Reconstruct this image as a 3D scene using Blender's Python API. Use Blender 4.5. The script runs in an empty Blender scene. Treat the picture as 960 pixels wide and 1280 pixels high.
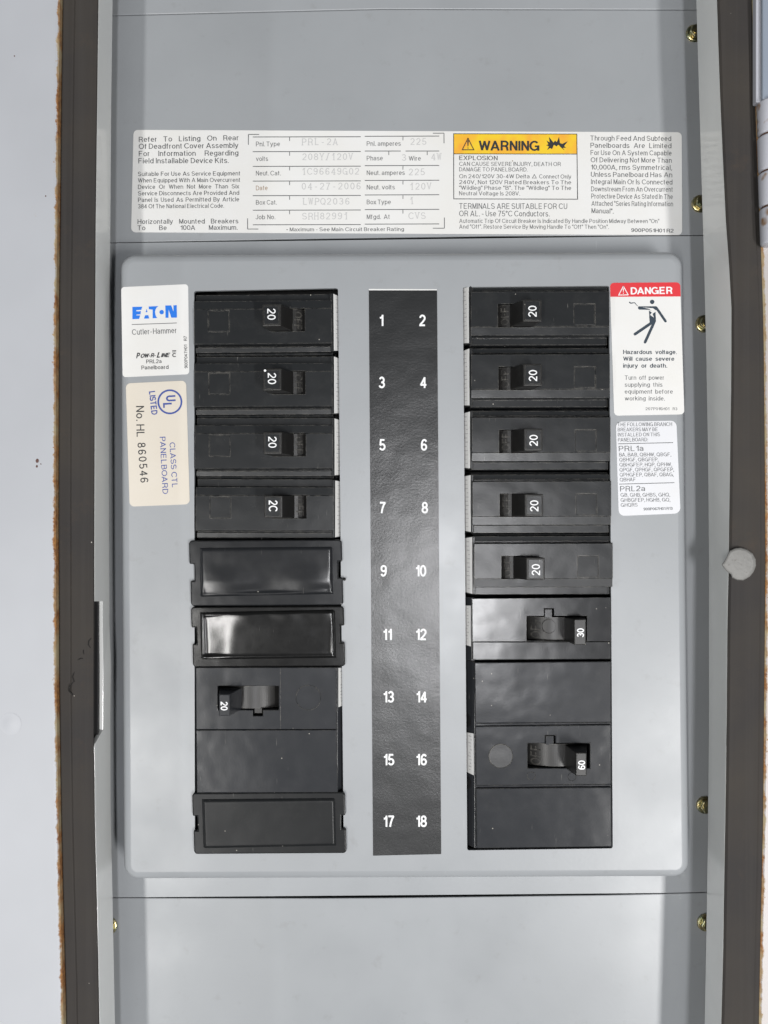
import bpy, bmesh, math, random
from mathutils import Vector, Matrix
random.seed(7)
S = 0.00032          # metres per photo pixel on the face of the deadfront (z = 0)
D = 1130.0           # camera height above that face, same unit

# ------------------------------------------------------------------ camera
scn = bpy.context.scene
cam_d = bpy.data.cameras.new('camera'); cam = bpy.data.objects.new('camera', cam_d)
scn.collection.objects.link(cam); scn.camera = cam
cam.location = (0, 0, D*S)
cam_d.sensor_fit = 'HORIZONTAL'; cam_d.sensor_width = 36; cam_d.lens = 36*D/960
cam_d.clip_start = 0.01; cam_d.clip_end = 50
scn.render.resolution_x = 768; scn.render.resolution_y = 1024
# ------------------------------------------------------------------ light
w = bpy.data.worlds.new('World'); scn.world = w; w.use_nodes = True
bg = w.node_tree.nodes['Background']
bg.inputs[0].default_value = (0.93, 0.97, 1.0, 1); bg.inputs[1].default_value = 0.10
vs = scn.view_settings
vs.view_transform = 'Standard'; vs.look = 'None'; vs.gamma = 1; vs.use_curve_mapping = False
vs.exposure = 0.0
def lamp(name, x, y, z, sx, sy, power, col):
    l = bpy.data.lights.new(name, 'AREA'); l.shape = 'RECTANGLE'; l.size = sx; l.size_y = sy
    l.energy = power; l.color = col
    o = bpy.data.objects.new(name, l); scn.collection.objects.link(o)
    o.location = (x, y, z)
    return o
# fluorescent ceiling fixtures, running along y
lamp('ceiling_tube_light', -0.98, -1.05, 3.0, 0.16, 1.6, 46, (1, .985, .96))
lamp('work_light', 0.62, -0.62, 1.25, 0.10, 0.55, 16, (1, .985, .97))
lamp('ceiling_tube_light', -4.6, 0.0, 2.4, 0.30, 6.0, 90, (.97, .99, 1))
lamp('ceiling_tube_light', 5.6, 0.0, 1.8, 0.30, 6.0, 110, (.96, .98, 1))
lamp('ceiling_panel_light', 0.29, -0.30, 3.0, 0.20, 0.50, 30, (.98, .98, 1))

# ------------------------------------------------------------------ helpers
COL = scn.collection
def W(px, py, z=0.0):
    k = (D-z)/D
    return Vector(((px-480)*k, (640-py)*k, z))
def lerp(a, b, t): return a+(b-a)*t
def interp(tab, y):
    if y <= tab[0][0]: 
        a, b = tab[0], tab[1]
    elif y >= tab[-1][0]:
        a, b = tab[-2], tab[-1]
    else:
        for a, b in zip(tab, tab[1:]):
            if a[0] <= y <= b[0]: break
    return a[1]+(b[1]-a[1])*(y-a[0])/(b[0]-a[0])
def tag(o, label=None, cat=None, group=None, kind=None):
    if label: o['label'] = label
    if cat: o['category'] = cat
    if group: o['group'] = group
    if kind: o['kind'] = kind
    return o
def thing(name, loc, label, cat, group=None):
    o = bpy.data.objects.new(name, None); COL.objects.link(o)
    o.location = Vector(loc)*S; o.empty_display_size = .01
    return tag(o, label, cat, group)
def rootloc(p):
    v = Vector((0, 0, 0))
    while p is not None:
        v = v + Vector(p.location); p = p.parent
    return v
def finish(name, bm, mat, parent=None, bevel=0, segs=2, smooth=False, local=False):
    off = Vector((0, 0, 0)) if local else rootloc(parent)
    for v in bm.verts: v.co = v.co*S - off
    me = bpy.data.meshes.new(name)
    bmesh.ops.recalc_face_normals(bm, faces=bm.faces) if not bm.get('noflip') else None
    bm['bm'].to_mesh(me) if isinstance(bm, dict) else None
    return me
def build(name, bm, mat, parent=None, bevel=0, segs=2, smooth=False, local=False, recalc=True):
    off = Vector((0, 0, 0)) if local else rootloc(parent)
    if recalc: bmesh.ops.recalc_face_normals(bm, faces=bm.faces)
    for v in bm.verts: v.co = v.co*S - off
    me = bpy.data.meshes.new(name); bm.to_mesh(me); bm.free()
    mats = mat if isinstance(mat, (list, tuple)) else [mat]
    for m in mats: me.materials.append(m)
    if smooth:
        for p in me.polygons: p.use_smooth = True
    o = bpy.data.objects.new(name, me); COL.objects.link(o)
    if parent is not None: o.parent = parent
    if bevel:
        b = o.modifiers.new('bevel', 'BEVEL'); b.width = bevel*S; b.segments = segs
        b.limit_method = 'ANGLE'; b.angle_limit = math.radians(35); b.harden_normals = False
    return o
def NB(): return bmesh.new()
def face(bm, pts, mi=0):
    f = bm.faces.new([bm.verts.new(p) for p in pts]); f.material_index = mi; return f
def hull8(bm, bot, top, mi=0):
    """bot, top: 4 points each, same winding"""
    b = [bm.verts.new(p) for p in bot]; t = [bm.verts.new(p) for p in top]
    n = len(b)
    fs = [bm.faces.new(t), bm.faces.new(b[::-1])]
    for i in range(n): fs.append(bm.faces.new([b[i], b[(i+1) % n], t[(i+1) % n], t[i]]))
    for f in fs: f.material_index = mi
    return fs
def prism(bm, pts, z0, z1, mi=0):
    return hull8(bm, [Vector((p[0], p[1], z0)) for p in pts], [Vector((p[0], p[1], z1)) for p in pts], mi)
def box(bm, x0, x1, y0, y1, z0, z1, mi=0):
    return prism(bm, [(x0, y0), (x1, y0), (x1, y1), (x0, y1)], z0, z1, mi)
def wq(pts, z):                    # photo points -> true xy at height z
    return [W(x, y, z) for x, y in pts]
def rquad(q, r, inset=0.0, n=7):
    """rounded quad. q = 4 true points in order; inset moves the edges inwards"""
    q = [Vector((p[0], p[1])) for p in q]
    c = sum(q, Vector((0, 0)))/4
    lines = []
    for i in range(4):
        a, b = q[i], q[(i+1) % 4]; d = (b-a).normalized(); nrm = Vector((-d.y, d.x))
        if nrm.dot(c-a) < 0: nrm = -nrm
        lines.append((a+nrm*inset, d, nrm))
    cs = []
    for i in range(4):
        a, d, _ = lines[i-1]; b, e, _ = lines[i]
        den = d.x*e.y-d.y*e.x; t = ((b-a).x*e.y-(b-a).y*e.x)/den
        cs.append(a+d*t)
    out = []; rr = max(r-inset, .6)
    for i in range(4):
        p = cs[i]; d1 = (cs[i-1]-p).normalized(); d2 = (cs[(i+1) % 4]-p).normalized()
        ang = d1.angle(d2); t = rr/math.tan(ang/2)
        cen = p+(d1+d2).normalized()*(rr/math.sin(ang/2))
        s = p+d1*t; e = p+d2*t
        a0 = math.atan2(s.y-cen.y, s.x-cen.x); a1 = math.atan2(e.y-cen.y, e.x-cen.x)
        da = (a1-a0+math.pi) % (2*math.pi)-math.pi
        for k in range(n+1):
            a = a0+da*k/n
            out.append(Vector((cen.x+rr*math.cos(a), cen.y+rr*math.sin(a))))
    return out
def circ(cx, cy, r, n=24): return [(cx+r*math.cos(2*math.pi*k/n), cy+r*math.sin(2*math.pi*k/n)) for k in range(n)]
def capsule(a, b, wd, n=8):
    a = Vector(a); b = Vector(b); d = (b-a); an = math.atan2(d.y, d.x); r = wd/2
    return [(a.x+r*math.cos(an+math.pi/2+math.pi*k/n), a.y+r*math.sin(an+math.pi/2+math.pi*k/n)) for k in range(n+1)] + \
           [(b.x+r*math.cos(an-math.pi/2+math.pi*k/n), b.y+r*math.sin(an-math.pi/2+math.pi*k/n)) for k in range(n+1)]

# ------------------------------------------------------------------ materials
def srgb(r, g, b):
    f = lambda c: (c/255/12.92) if c/255 <= .04045 else ((c/255+.055)/1.055)**2.4
    return (f(r), f(g), f(b), 1)
def M(name, col, rough=.5, metal=0, spec=.5, coat=0):
    m = bpy.data.materials.new(name); m.use_nodes = True
    b = m.node_tree.nodes['Principled BSDF']
    b.inputs['Base Color'].default_value = col if len(col) == 4 else (*col, 1)
    b.inputs['Roughness'].default_value = rough; b.inputs['Metallic'].default_value = metal
    b.inputs['Specular IOR Level'].default_value = spec; b.inputs['Coat Weight'].default_value = coat
    return m
class NT:
    def __init__(s, m): s.m = m; s.t = m.node_tree; s.b = s.t.nodes['Principled BSDF']
    def n(s, ty, **kw):
        x = s.t.nodes.new(ty)
        for k, v in kw.items():
            if k in x.inputs: x.inputs[k].default_value = v
            else: setattr(x, k, v)
        return x
    def l(s, a, b): s.t.links.new(a, b)
    def coords(s, rand=True):
        tc = s.n('ShaderNodeTexCoord')
        if not rand: return tc.outputs['Object']
        oi = s.n('ShaderNodeObjectInfo'); v = s.n('ShaderNodeVectorMath', operation='MULTIPLY_ADD')
        cb = s.n('ShaderNodeCombineXYZ'); s.l(oi.outputs['Random'], cb.inputs[0]); s.l(oi.outputs['Random'], cb.inputs[1])
        s.l(cb.outputs[0], v.inputs[0]); v.inputs[1].default_value = (3.1, 5.7, 1); s.l(tc.outputs['Object'], v.inputs[2])
        return v.outputs[0]
    def noise(s, vec, size, detail=3, rough=.55):   # size in photo pixels
        x = s.n('ShaderNodeTexNoise'); s.l(vec, x.inputs['Vector'])
        x.inputs['Scale'].default_value = 1/(size*S); x.inputs['Detail'].default_value = detail; x.inputs['Roughness'].default_value = rough
        return x.outputs['Fac']
    def ramp(s, v, a, b, c0=0., c1=1.):
        x = s.n('ShaderNodeMapRange'); s.l(v, x.inputs[0])
        for i, q in zip((1, 2, 3, 4), (a, b, c0, c1)): x.inputs[i].default_value = q
        return x.outputs[0]
    def mix(s, fac, a, b):
        x = s.n('ShaderNodeMix', data_type='RGBA')
        if hasattr(fac, 'links'): s.l(fac, x.inputs[0])
        else: x.inputs[0].default_value = fac
        for i, q in ((6, a), (7, b)):
            if hasattr(q, 'links'): s.l(q, x.inputs[i])
            else: x.inputs[i].default_value = q
        return x.outputs[2]
    def math(s, op, a, b=0.):
        x = s.n('ShaderNodeMath', operation=op)
        for i, q in ((0, a), (1, b)):
            if hasattr(q, 'links'): s.l(q, x.inputs[i])
            else: x.inputs[i].default_value = q
        return x.outputs[0]
    def specks(s, vec, cell, radius, keep):
        """sparse round specks: cell spacing and radius in photo px, keep = share of cells with a speck"""
        v = s.n('ShaderNodeTexVoronoi'); s.l(vec, v.inputs['Vector']); v.inputs['Scale'].default_value = 1/(cell*S)
        d = s.ramp(v.outputs['Distance'], radius/cell*.7, radius/cell, 1, 0)
        sp = s.n('ShaderNodeSeparateColor'); s.l(v.outputs['Color'], sp.inputs[0])
        k = s.math('LESS_THAN', sp.outputs[0], keep)
        return s.math('MULTIPLY', d, k)
    def bump(s, h, dist, strength=1., prev=None):
        x = s.n('ShaderNodeBump'); s.l(h, x.inputs['Height'])
        x.inputs['Distance'].default_value = dist*S; x.inputs['Strength'].default_value = strength
        if prev is not None: s.l(prev, x.inputs['Normal'])
        return x.outputs[0]
def paint(name, col, rough=.36, dirt=.5, spk=.05, wave=.35):
    m = M(name, col, rough); t = NT(m); v = t.coords()
    big = t.noise(v, 160, 4); c2 = tuple(c*.93 for c in col[:3])+(1,)
    c = t.mix(t.ramp(big, .35, .7), col, c2)
    sp = t.specks(v, 55, 1.5, spk)
    c = t.mix(sp, c, (.06, .055, .05, 1))
    sm = t.math('MULTIPLY', t.ramp(t.noise(v, 26, 5, .7), .60, .78), dirt*.5)
    c = t.mix(sm, c, (.16, .155, .14, 1))
    mp = t.n('ShaderNodeMapping'); t.l(v, mp.inputs[0]); mp.inputs['Rotation'].default_value = (0, 0, .9); mp.inputs['Scale'].default_value = (1, .05, 1)
    sc = t.math('MULTIPLY', t.ramp(t.noise(mp.outputs[0], 3, 2), .72, .78), t.ramp(t.noise(v, 60, 2), .55, .65))
    c = t.mix(t.math('MULTIPLY', sc, dirt*.6), c, (.55, .56, .56, 1))
    t.l(c, t.b.inputs['Base Color'])
    t.l(t.ramp(t.noise(v, 90, 3), .3, .7, max(.08, rough-.05), rough+.05), t.b.inputs['Roughness'])
    b1 = t.bump(t.noise(v, 5, 2), .12, .35)
    t.l(t.bump(t.noise(v, 210, 2), 1.8, wave, b1), t.b.inputs['Normal'])
    return m
def plastic(name, col, rough=.38, dust=.5, fine=.35, warp=.5, spec=.3):
    m = M(name, col, rough, 0, spec); t = NT(m); v = t.coords()
    d = t.math('MULTIPLY', t.ramp(t.noise(v, 34, 6, .75), .52, .80), .10*dust)
    c = t.mix(d, col, (.09, .087, .08, 1))
    # scratches: stretched noise
    mp = t.n('ShaderNodeMapping'); t.l(v, mp.inputs[0]); mp.inputs['Rotation'].default_value = (0, 0, .5); mp.inputs['Scale'].default_value = (1, .07, 1)
    sc = t.ramp(t.noise(mp.outputs[0], 2.2, 2), .70, .78)
    msk = t.ramp(t.noise(v, 36, 2), .52, .62)
    sc = t.math('MULTIPLY', t.math('MULTIPLY', sc, msk), .55*dust)
    c = t.mix(sc, c, (.28, .27, .25, 1))
    sp = t.specks(v, 12, .8, .14*dust)
    c = t.mix(sp, c, (.38, .36, .32, 1))
    # wear on the edges shows paler
    bv = t.n('ShaderNodeBevel'); bv.samples = 4; bv.inputs['Radius'].default_value = 1.3*S
    g = t.n('ShaderNodeNewGeometry'); dt = t.n('ShaderNodeVectorMath', operation='DOT_PRODUCT')
    t.l(bv.outputs[0], dt.inputs[0]); t.l(g.outputs['Normal'], dt.inputs[1])
    e = t.ramp(dt.outputs['Value'], .97, .80)
    e = t.math('MULTIPLY', e, t.ramp(t.noise(v, 9, 4, .7), .40, .60, .0, .75*dust))
    c = t.mix(e, c, (.20, .19, .17, 1))
    t.l(c, t.b.inputs['Base Color'])
    t.l(t.ramp(t.noise(v, 22, 5, .7), .3, .72, max(.05, rough-.012), rough+.018), t.b.inputs['Roughness'])
    b1 = t.bump(t.noise(v, 2.0, 2), .10, fine)
    t.l(t.bump(t.noise(v, 60, 2), 1.5, warp, b1), t.b.inputs['Normal'])
    return m
def paper(name, col, rough=.35, stain=True):
    m = M(name, col, rough); t = NT(m); v = t.coords()
    c = t.mix(t.ramp(t.noise(v, 70, 4), .4, .8, 0, .35), col, (col[0]*.92, col[1]*.89, col[2]*.82, 1))
    if stain: c = t.mix(t.specks(v, 34, 1.0, .10), c, (.25, .2, .14, 1))
    t.l(c, t.b.inputs['Base Color'])
    t.l(t.bump(t.noise(v, 30, 3), .4, .4), t.b.inputs['Normal'])
    return m
MT = {}
MT['paint'] = paint('grey_enamel_paint', (.318, .334, .350, 1), .35)
MT['wallpaint_lit'] = paint('grey_enamel_wall_lit', (.72, .73, .715, 1), .12, 0, .01, .05)  # same grey enamel, lightened: the walls' glossy reflection is put into the base colour
MT['black'] = plastic('black_breaker_plastic', (.017, .0185, .020, 1), .26, 1.5, .35, .6, .26)
MT['gloss'] = plastic('glossy_black_plastic', (.007, .007, .007, 1), .16, .45, .15, .45, .42)
MT['satin'] = plastic('satin_black_plastic', (.014, .015, .017, 1), .19, .8, .2, .5, .30)
MT['grey'] = plastic('charcoal_breaker_plastic', (.028, .030, .034, 1), .21, 1.3, .25, .7, .22)
MT['handle'] = plastic('handle_plastic', (.017, .0165, .016, 1), .34, 1.1, .5, .5, .35)
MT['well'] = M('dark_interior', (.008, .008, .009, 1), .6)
MT['white'] = paper('white_label', (.74, .74, .73, 1), .30)
MT['cream'] = paper('cream_label', (.66, .61, .53, 1), .40)
MT['inkg'] = M('grey_ink', (.085, .09, .095, 1), .5)
MT['inkk'] = M('black_ink', (.022, .024, .026, 1), .5)
MT['inkf'] = M('faded_typed_ink', (.50, .50, .50, 1), .6)
MT['inkn'] = M('navy_ink', (.018, .035, .055, 1), .5)
MT['inkb'] = M('label_blue_ink', (.008, .17, .72, 1), .4)
MT['inku'] = M('deep_blue_ink', (.035, .07, .30, 1), .4)
MT['inkr'] = M('red_ink', (.66, .035, .045, 1), .35)
MT['inkw'] = M('white_ink', (.80, .81, .82, 1), .5)
MT['brass'] = M('zinc_yellow_bolt', (.50, .40, .20, 1), .32, 1)
t = NT(MT['brass']); v = t.coords()
t.l(t.mix(t.ramp(t.noise(v, 7, 3), .4, .65), (.62, .52, .28, 1), (.30, .33, .22, 1)), t.b.inputs['Base Color'])
# yellow band with orange mottling
m = MT['yellow'] = M('yellow_band', (.80, .48, .03, 1), .35); t = NT(m); v = t.coords()
t.l(t.mix(t.ramp(t.noise(v, 28, 2), .4, .65), (.82, .56, .03, 1), (.82, .38, .045, 1)), t.b.inputs['Base Color'])
# number strip vinyl
m = MT['vinyl'] = M('black_vinyl', (.012, .0125, .013, 1), .27, 0, .5); t = NT(m); v = t.coords()
c = t.mix(t.specks(v, 60, 1.3, .22), (.017, .018, .019, 1), (.5, .5, .48, 1))
t.l(c, t.b.inputs['Base Color'])
b1 = t.bump(t.noise(v, 3.2, 4, .7), .45, .30); t.l(t.bump(t.noise(v, 60, 2), 2, .5, b1), t.b.inputs['Normal'])
# rubber gasket
m = MT['rubber'] = M('gasket_foam', (.050, .046, .044, 1), .8, 0, .15); t = NT(m); v = t.coords()
c = t.mix(t.ramp(t.noise(v, 120, 4), .35, .7), (.042, .039, .038, 1), (.054, .048, .042, 1))
mp = t.n('ShaderNodeMapping'); t.l(v, mp.inputs[0]); mp.inputs['Scale'].default_value = (1, .015, 1)
c = t.mix(t.ramp(t.noise(mp.outputs[0], 9, 4, .7), .45, .75, 0, .35), c, (.062, .058, .055, 1))
c = t.mix(t.ramp(t.noise(v, 45, 5, .75), .58, .80, 0, .5), c, (.075, .058, .045, 1))
c = t.mix(t.specks(v, 20, .8, .16), c, (.5, .47, .42, 1))
t.l(c, t.b.inputs['Base Color']); t.l(t.bump(t.noise(v, 3, 3), .4, .5), t.b.inputs['Normal'])
m = MT['rubber_dark'] = M('gasket_crack', (.012, .011, .010, 1), .9)
# frame paint with rust creeping in from the cut edge: uv.x = distance from the edge in px/100
def rusty(name, col, reach):
    m = M(name, col, .45); t = NT(m); v = t.coords()
    uv = t.n('ShaderNodeUVMap'); sx = t.n('ShaderNodeSeparateXYZ'); t.l(uv.outputs[0], sx.inputs[0])
    d = t.math('MULTIPLY', sx.outputs[0], 100.)
    lim = t.math('ADD', t.math('MULTIPLY', t.ramp(t.noise(v, 16, 5, .75), .38, .75), reach*1.5), reach*.35)
    lim = t.math('ADD', lim, t.math('MULTIPLY', t.ramp(t.noise(v, 5, 2), .66, .74), reach*.9))
    near = t.math('SUBTRACT', lim, d)
    mask = t.ramp(near, -.5, .9)
    rc = t.mix(t.ramp(t.noise(v, 4, 4), .35, .65), (.42, .20, .06, 1), (.20, .085, .035, 1))
    rc = t.mix(t.ramp(t.noise(v, 30, 3), .4, .65), rc, (.40, .33, .20, 1))
    c = t.mix(t.ramp(t.noise(v, 140, 3), .35, .7), col, tuple(x*.94 for x in col[:3])+(1,))
    c = t.mix(t.math('MULTIPLY', t.ramp(t.noise(v, 14, 4, .7), .70, .80), .35), c, (.35, .27, .18, 1))
    sp = t.specks(v, 60, 2.2, .10); c = t.mix(sp, c, (.20, .10, .06, 1))
    c = t.mix(mask, c, rc)
    t.l(c, t.b.inputs['Base Color']); t.l(t.ramp(mask, 0, 1, .42, .85), t.b.inputs['Roughness'])
    b1 = t.bump(t.noise(v, 260, 2), 4, .4)
    t.l(t.bump(mask, .5, .4, b1), t.b.inputs['Normal'])
    return m
MT['frame'] = rusty('lavender_grey_paint', (.445, .46, .49, 1), 2.2)
MT['frame2'] = rusty('beige_grey_paint', (.47, .44, .43, 1), 2.5)
m = MT['hinge'] = M('hinge_paint', (.52, .53, .57, 1), .4); t = NT(m); v = t.coords()
c = t.mix(t.ramp(t.noise(v, 42, 3, .6), .60, .66), (.54, .55, .60, 1), (.26, .15, .07, 1)); t.l(c, t.b.inputs['Base Color'])
m = MT['tin'] = M('dull_silver_metal', (.30, .30, .29, 1), .55, .15); t = NT(m); v = t.coords()
c = t.mix(t.ramp(t.noise(v, 4, 4, .8), .58, .72), (.20, .198, .19, 1), (.10, .095, .085, 1)); t.l(c, t.b.inputs['Base Color'])
t.l(t.bump(t.noise(v, 9, 4), 1.2, .5), t.b.inputs['Normal'])
m = MT['concrete'] = M('concrete_floor', (.25, .24, .23, 1), .85)
t = NT(m); v = t.coords(False); t.l(t.mix(t.noise(v, 300, 6), (.20, .19, .18, 1), (.30, .29, .28, 1)), t.b.inputs['Base Color'])

# ------------------------------------------------------------------ lettering
# a plain grotesque drawn as stroked skeletons: every glyph is a list of centre lines, cap height 1
def arc(cx, cy, rx, ry, a0, a1):
    n = max(3, int(abs(a1-a0)/22)+1)
    return [(cx+rx*math.cos(math.radians(a0+(a1-a0)*k/n)), cy+ry*math.sin(math.radians(a0+(a1-a0)*k/n))) for k in range(n+1)]
lo_, hi_ = .065, .935
OV = arc(.40, .5, .335, .437, 90, 450)
GL = {
 'A': [[(.03, 0), (.34, .96), (.65, 0)], [(.14, .29), (.54, .29)]],
 'B': [[(.12, lo_), (.12, hi_), (.36, hi_)]+arc(.36, .73, .20, .205, 90, -90)[1:]+[(.12, .525)], [(.12, .525), (.38, .525)]+arc(.38, .295, .23, .23, 90, -90)[1:]+[(.09, lo_)]],
 'C': [arc(.41, .5, .34, .437, 38, 322)],
 'D': [[(.12, hi_), (.32, hi_)]+arc(.32, .5, .34, .435, 90, -90)[1:]+[(.12, lo_), (.12, 1)]],
 'E': [[(.60, hi_), (.12, hi_), (.12, lo_), (.62, lo_)], [(.12, .51), (.56, .51)]],
 'F': [[(.58, hi_), (.12, hi_), (.12, 0)], [(.12, .50), (.52, .50)]],
 'G': [arc(.41, .5, .34, .437, 42, 350)[:-1]+[(.735, .45), (.44, .45)], [(.735, .48), (.735, 0)]],
 'H': [[(.12, 0), (.12, 1)], [(.62, 0), (.62, 1)], [(.12, .52), (.62, .52)]],
 'I': [[(.12, 0), (.12, 1)]],
 'J': [[(.46, 1), (.46, .28)]+arc(.28, .27, .18, .21, 0, -180)[1:]],
 'K': [[(.12, 0), (.12, 1)], [(.60, 1), (.14, .42)], [(.29, .60), (.64, 0)]],
 'L': [[(.12, 1), (.12, lo_), (.54, lo_)]],
 'M': [[(.12, 0), (.12, 1)], [(.13, .96), (.40, .05)], [(.40, .05), (.67, .96)], [(.68, 0), (.68, 1)]],
 'N': [[(.12, 0), (.12, 1)], [(.13, .95), (.59, .05)], [(.60, 0), (.60, 1)]],
 'O': [OV],
 'P': [[(.12, 0), (.12, hi_), (.38, hi_)]+arc(.38, .69, .22, .245, 90, -90)[1:]+[(.12, .445)]],
 'Q': [OV, [(.47, .24), (.72, -.02)]],
 'R': [[(.12, 0), (.12, hi_), (.39, hi_)]+arc(.39, .70, .22, .235, 90, -90)[1:]+[(.12, .465)], [(.40, .465), (.56, .36), (.59, .12), (.63, 0)]],
 'S': [arc(.33, .715, .24, .222, 20, 260)+arc(.34, .285, .26, .222, 80, -165)],
 'T': [[(.02, hi_), (.60, hi_)], [(.31, hi_), (.31, 0)]],
 'U': [[(.12, 1), (.12, .32)]+arc(.36, .32, .24, .258, 180, 360)[1:]+[(.60, 1)]],
 'V': [[(.03, 1), (.32, .06), (.61, 1)]],
 'W': [[(.03, 1), (.235, .06), (.44, .94), (.645, .06), (.85, 1)]],
 'X': [[(.04, 1), (.60, 0)], [(.60, 1), (.04, 0)]],
 'Y': [[(.03, 1), (.32, .44), (.61, 1)], [(.32, .47), (.32, 0)]],
 'Z': [[(.07, hi_), (.54, hi_), (.07, lo_), (.57, lo_)]],
 'a': [arc(.27, .49, .19, .19, 165, 0)+[(.46, .12), (.50, .05)], [(.46, .41), (.24, .37)]+arc(.24, .22, .16, .155, 90, 270)[1:]+[(.38, .10), (.46, .20)]],
 'b': [[(.10, 0), (.10, 1)], arc(.31, .37, .205, .31, 180, 540)],
 'c': [arc(.29, .37, .205, .31, 42, 318)],
 'd': [[(.51, 0), (.51, 1)], arc(.30, .37, .205, .31, 0, 360)],
 'e': [[(.10, .38), (.49, .38)]+arc(.295, .37, .20, .31, 2, 318)],
 'f': [[(.15, 0), (.15, .80)]+arc(.27, .80, .12, .14, 180, 90)[1:], [(.02, .69), (.29, .69)]],
 'g': [[(.50, .74), (.50, .02)]+arc(.30, .0, .20, .17, 0, -160)[1:], arc(.30, .38, .20, .30, 0, 360)],
 'h': [[(.10, 0), (.10, 1)], arc(.285, .46, .185, .22, 180, 0)+[(.47, 0)]],
 'i': [[(.10, 0), (.10, .74)], [(.10, .87), (.10, 1)]],
 'j': [[(.12, .74), (.12, -.06), (.02, -.16)], [(.12, .87), (.12, 1)]],
 'k': [[(.10, 0), (.10, 1)], [(.46, .74), (.12, .33)], [(.25, .46), (.49, 0)]],
 'l': [[(.10, 0), (.10, 1)]],
 'm': [[(.10, 0), (.10, .74)], arc(.26, .50, .16, .18, 180, 0)+[(.42, 0)], arc(.58, .50, .16, .18, 180, 0)+[(.74, 0)]],
 'n': [[(.10, 0), (.10, .74)], arc(.285, .46, .185, .22, 180, 0)+[(.47, 0)]],
 'o': [arc(.30, .37, .21, .31, 90, 450)],
 'p': [[(.10, -.24), (.10, .74)], arc(.31, .37, .205, .31, 180, 540)],
 'q': [[(.51, -.24), (.51, .74)], arc(.30, .37, .205, .31, 0, 360)],
 'r': [[(.10, 0), (.10, .74)], arc(.27, .48, .17, .20, 180, 85)],
 's': [arc(.26, .525, .165, .158, 20, 260)+arc(.265, .215, .18, .158, 80, -165)],
 't': [[(.15, .93), (.15, .17)]+arc(.25, .17, .10, .11, 180, 280)[1:], [(.02, .69), (.28, .69)]],
 'u': [[(.10, .74), (.10, .27)]+arc(.285, .27, .185, .21, 180, 360)[1:], [(.47, .74), (.47, 0)]],
 'v': [[(.03, .74), (.25, .05), (.47, .74)]],
 'w': [[(.03, .74), (.20, .05), (.37, .70), (.54, .05), (.71, .74)]],
 'x': [[(.04, .74), (.46, 0)], [(.46, .74), (.04, 0)]],
 'y': [[(.03, .74), (.26, .05)], [(.48, .74), (.24, -.06), (.14, -.17), (.05, -.17)]],
 'z': [[(.06, .68), (.42, .68), (.06, .06), (.44, .06)]],
 '0': [arc(.30, .5, .225, .437, 90, 450)],
 '1': [[(.08, .72), (.22, .75), (.31, .86), (.33, .985)], [(.33, 1), (.33, 0)]],
 '2': [arc(.30, .69, .22, .247, 172, -20)+[(.30, .33), (.11, .15), (.09, lo_), (.54, lo_)]],
 '3': [arc(.29, .715, .195, .222, 160, -80)+[(.24, .52)], [(.24, .52)]+arc(.29, .285, .225, .222, 85, -165)],
 '4': [[(.58, .28), (.06, .28), (.41, .93), (.41, 0)]],
 '5': [[(.51, hi_), (.16, hi_), (.11, .48)]+arc(.30, .31, .23, .247, 125, -160)],
 '6': [arc(.31, .30, .215, .238, 0, 360), arc(.34, .50, .245, .44, 40, 195)],
 '7': [[(.06, hi_), (.54, hi_), (.40, .68), (.28, .34), (.22, 0)]],
 '8': [arc(.30, .725, .19, .212, 90, 450), arc(.30, .285, .225, .225, 90, 450)],
 '9': [arc(.29, .70, .215, .238, 0, 360), arc(.26, .50, .245, .44, -140, 15)],
 '.': [[(.11, 0), (.11, .14)]], ',': [[(.12, .13), (.12, 0), (.07, -.14)]], '-': [[(.04, .38), (.32, .38)]], '/': [[(.0, -.02), (.30, 1.02)]],
 '"': [[(.08, 1), (.08, .68)], [(.24, 1), (.24, .68)]], ':': [[(.11, 0), (.11, .14)], [(.11, .55), (.11, .69)]],
 '\u00b0': [arc(.17, .82, .11, .12, 0, 360)], '\u2022': [[(.04, .40), (.30, .40)], [(.04, .46), (.30, .46)]],
}
def ribbon(pts, hw, V, F):
    P = [Vector(p) for p in pts]; P = [p for i, p in enumerate(P) if i == 0 or (p-P[i-1]).length > 1e-4]
    cl = (P[0]-P[-1]).length < 1e-3 and len(P) > 3
    if not cl:
        runs = [[P[0]]]
        for i in range(1, len(P)-1):
            d0 = (P[i]-P[i-1]).normalized(); d1 = (P[i+1]-P[i]).normalized(); c = d0.dot(d1)
            if c < .55:
                e = hw*(1. if c > -.3 else .35)
                runs[-1].append(P[i]+d0*e); runs.append([P[i]-d1*e])
            else: runs[-1].append(P[i])
        runs[-1].append(P[-1])
    else: runs = [P[:-1]]
    for P in runs:
        n = len(P); base = len(V); lift = (_lay[0] % 7)*.02; _lay[0] += 1
        for i, p in enumerate(P):
            d0 = (p-P[i-1]).normalized() if (i or cl) else None
            d1 = (P[(i+1) % n]-p).normalized() if (i < n-1 or cl) else None
            if d0 is None: d0 = d1
            if d1 is None: d1 = d0
            m = Vector((-(d0.y+d1.y), d0.x+d1.x)); m.normalize(); k = min(1/max(m.dot(Vector((-d0.y, d0.x))), .05), 1.6)
            q = p+m*hw*k; V.append((q.x, q.y, lift)); q = p-m*hw*k; V.append((q.x, q.y, lift))
        for i in range(n if cl else n-1):
            j = (i+1) % n; F.append((base+2*i, base+2*j, base+2*j+1, base+2*i+1))
_lay = [0]
_wc = {}
CAP = 1.0
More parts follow.
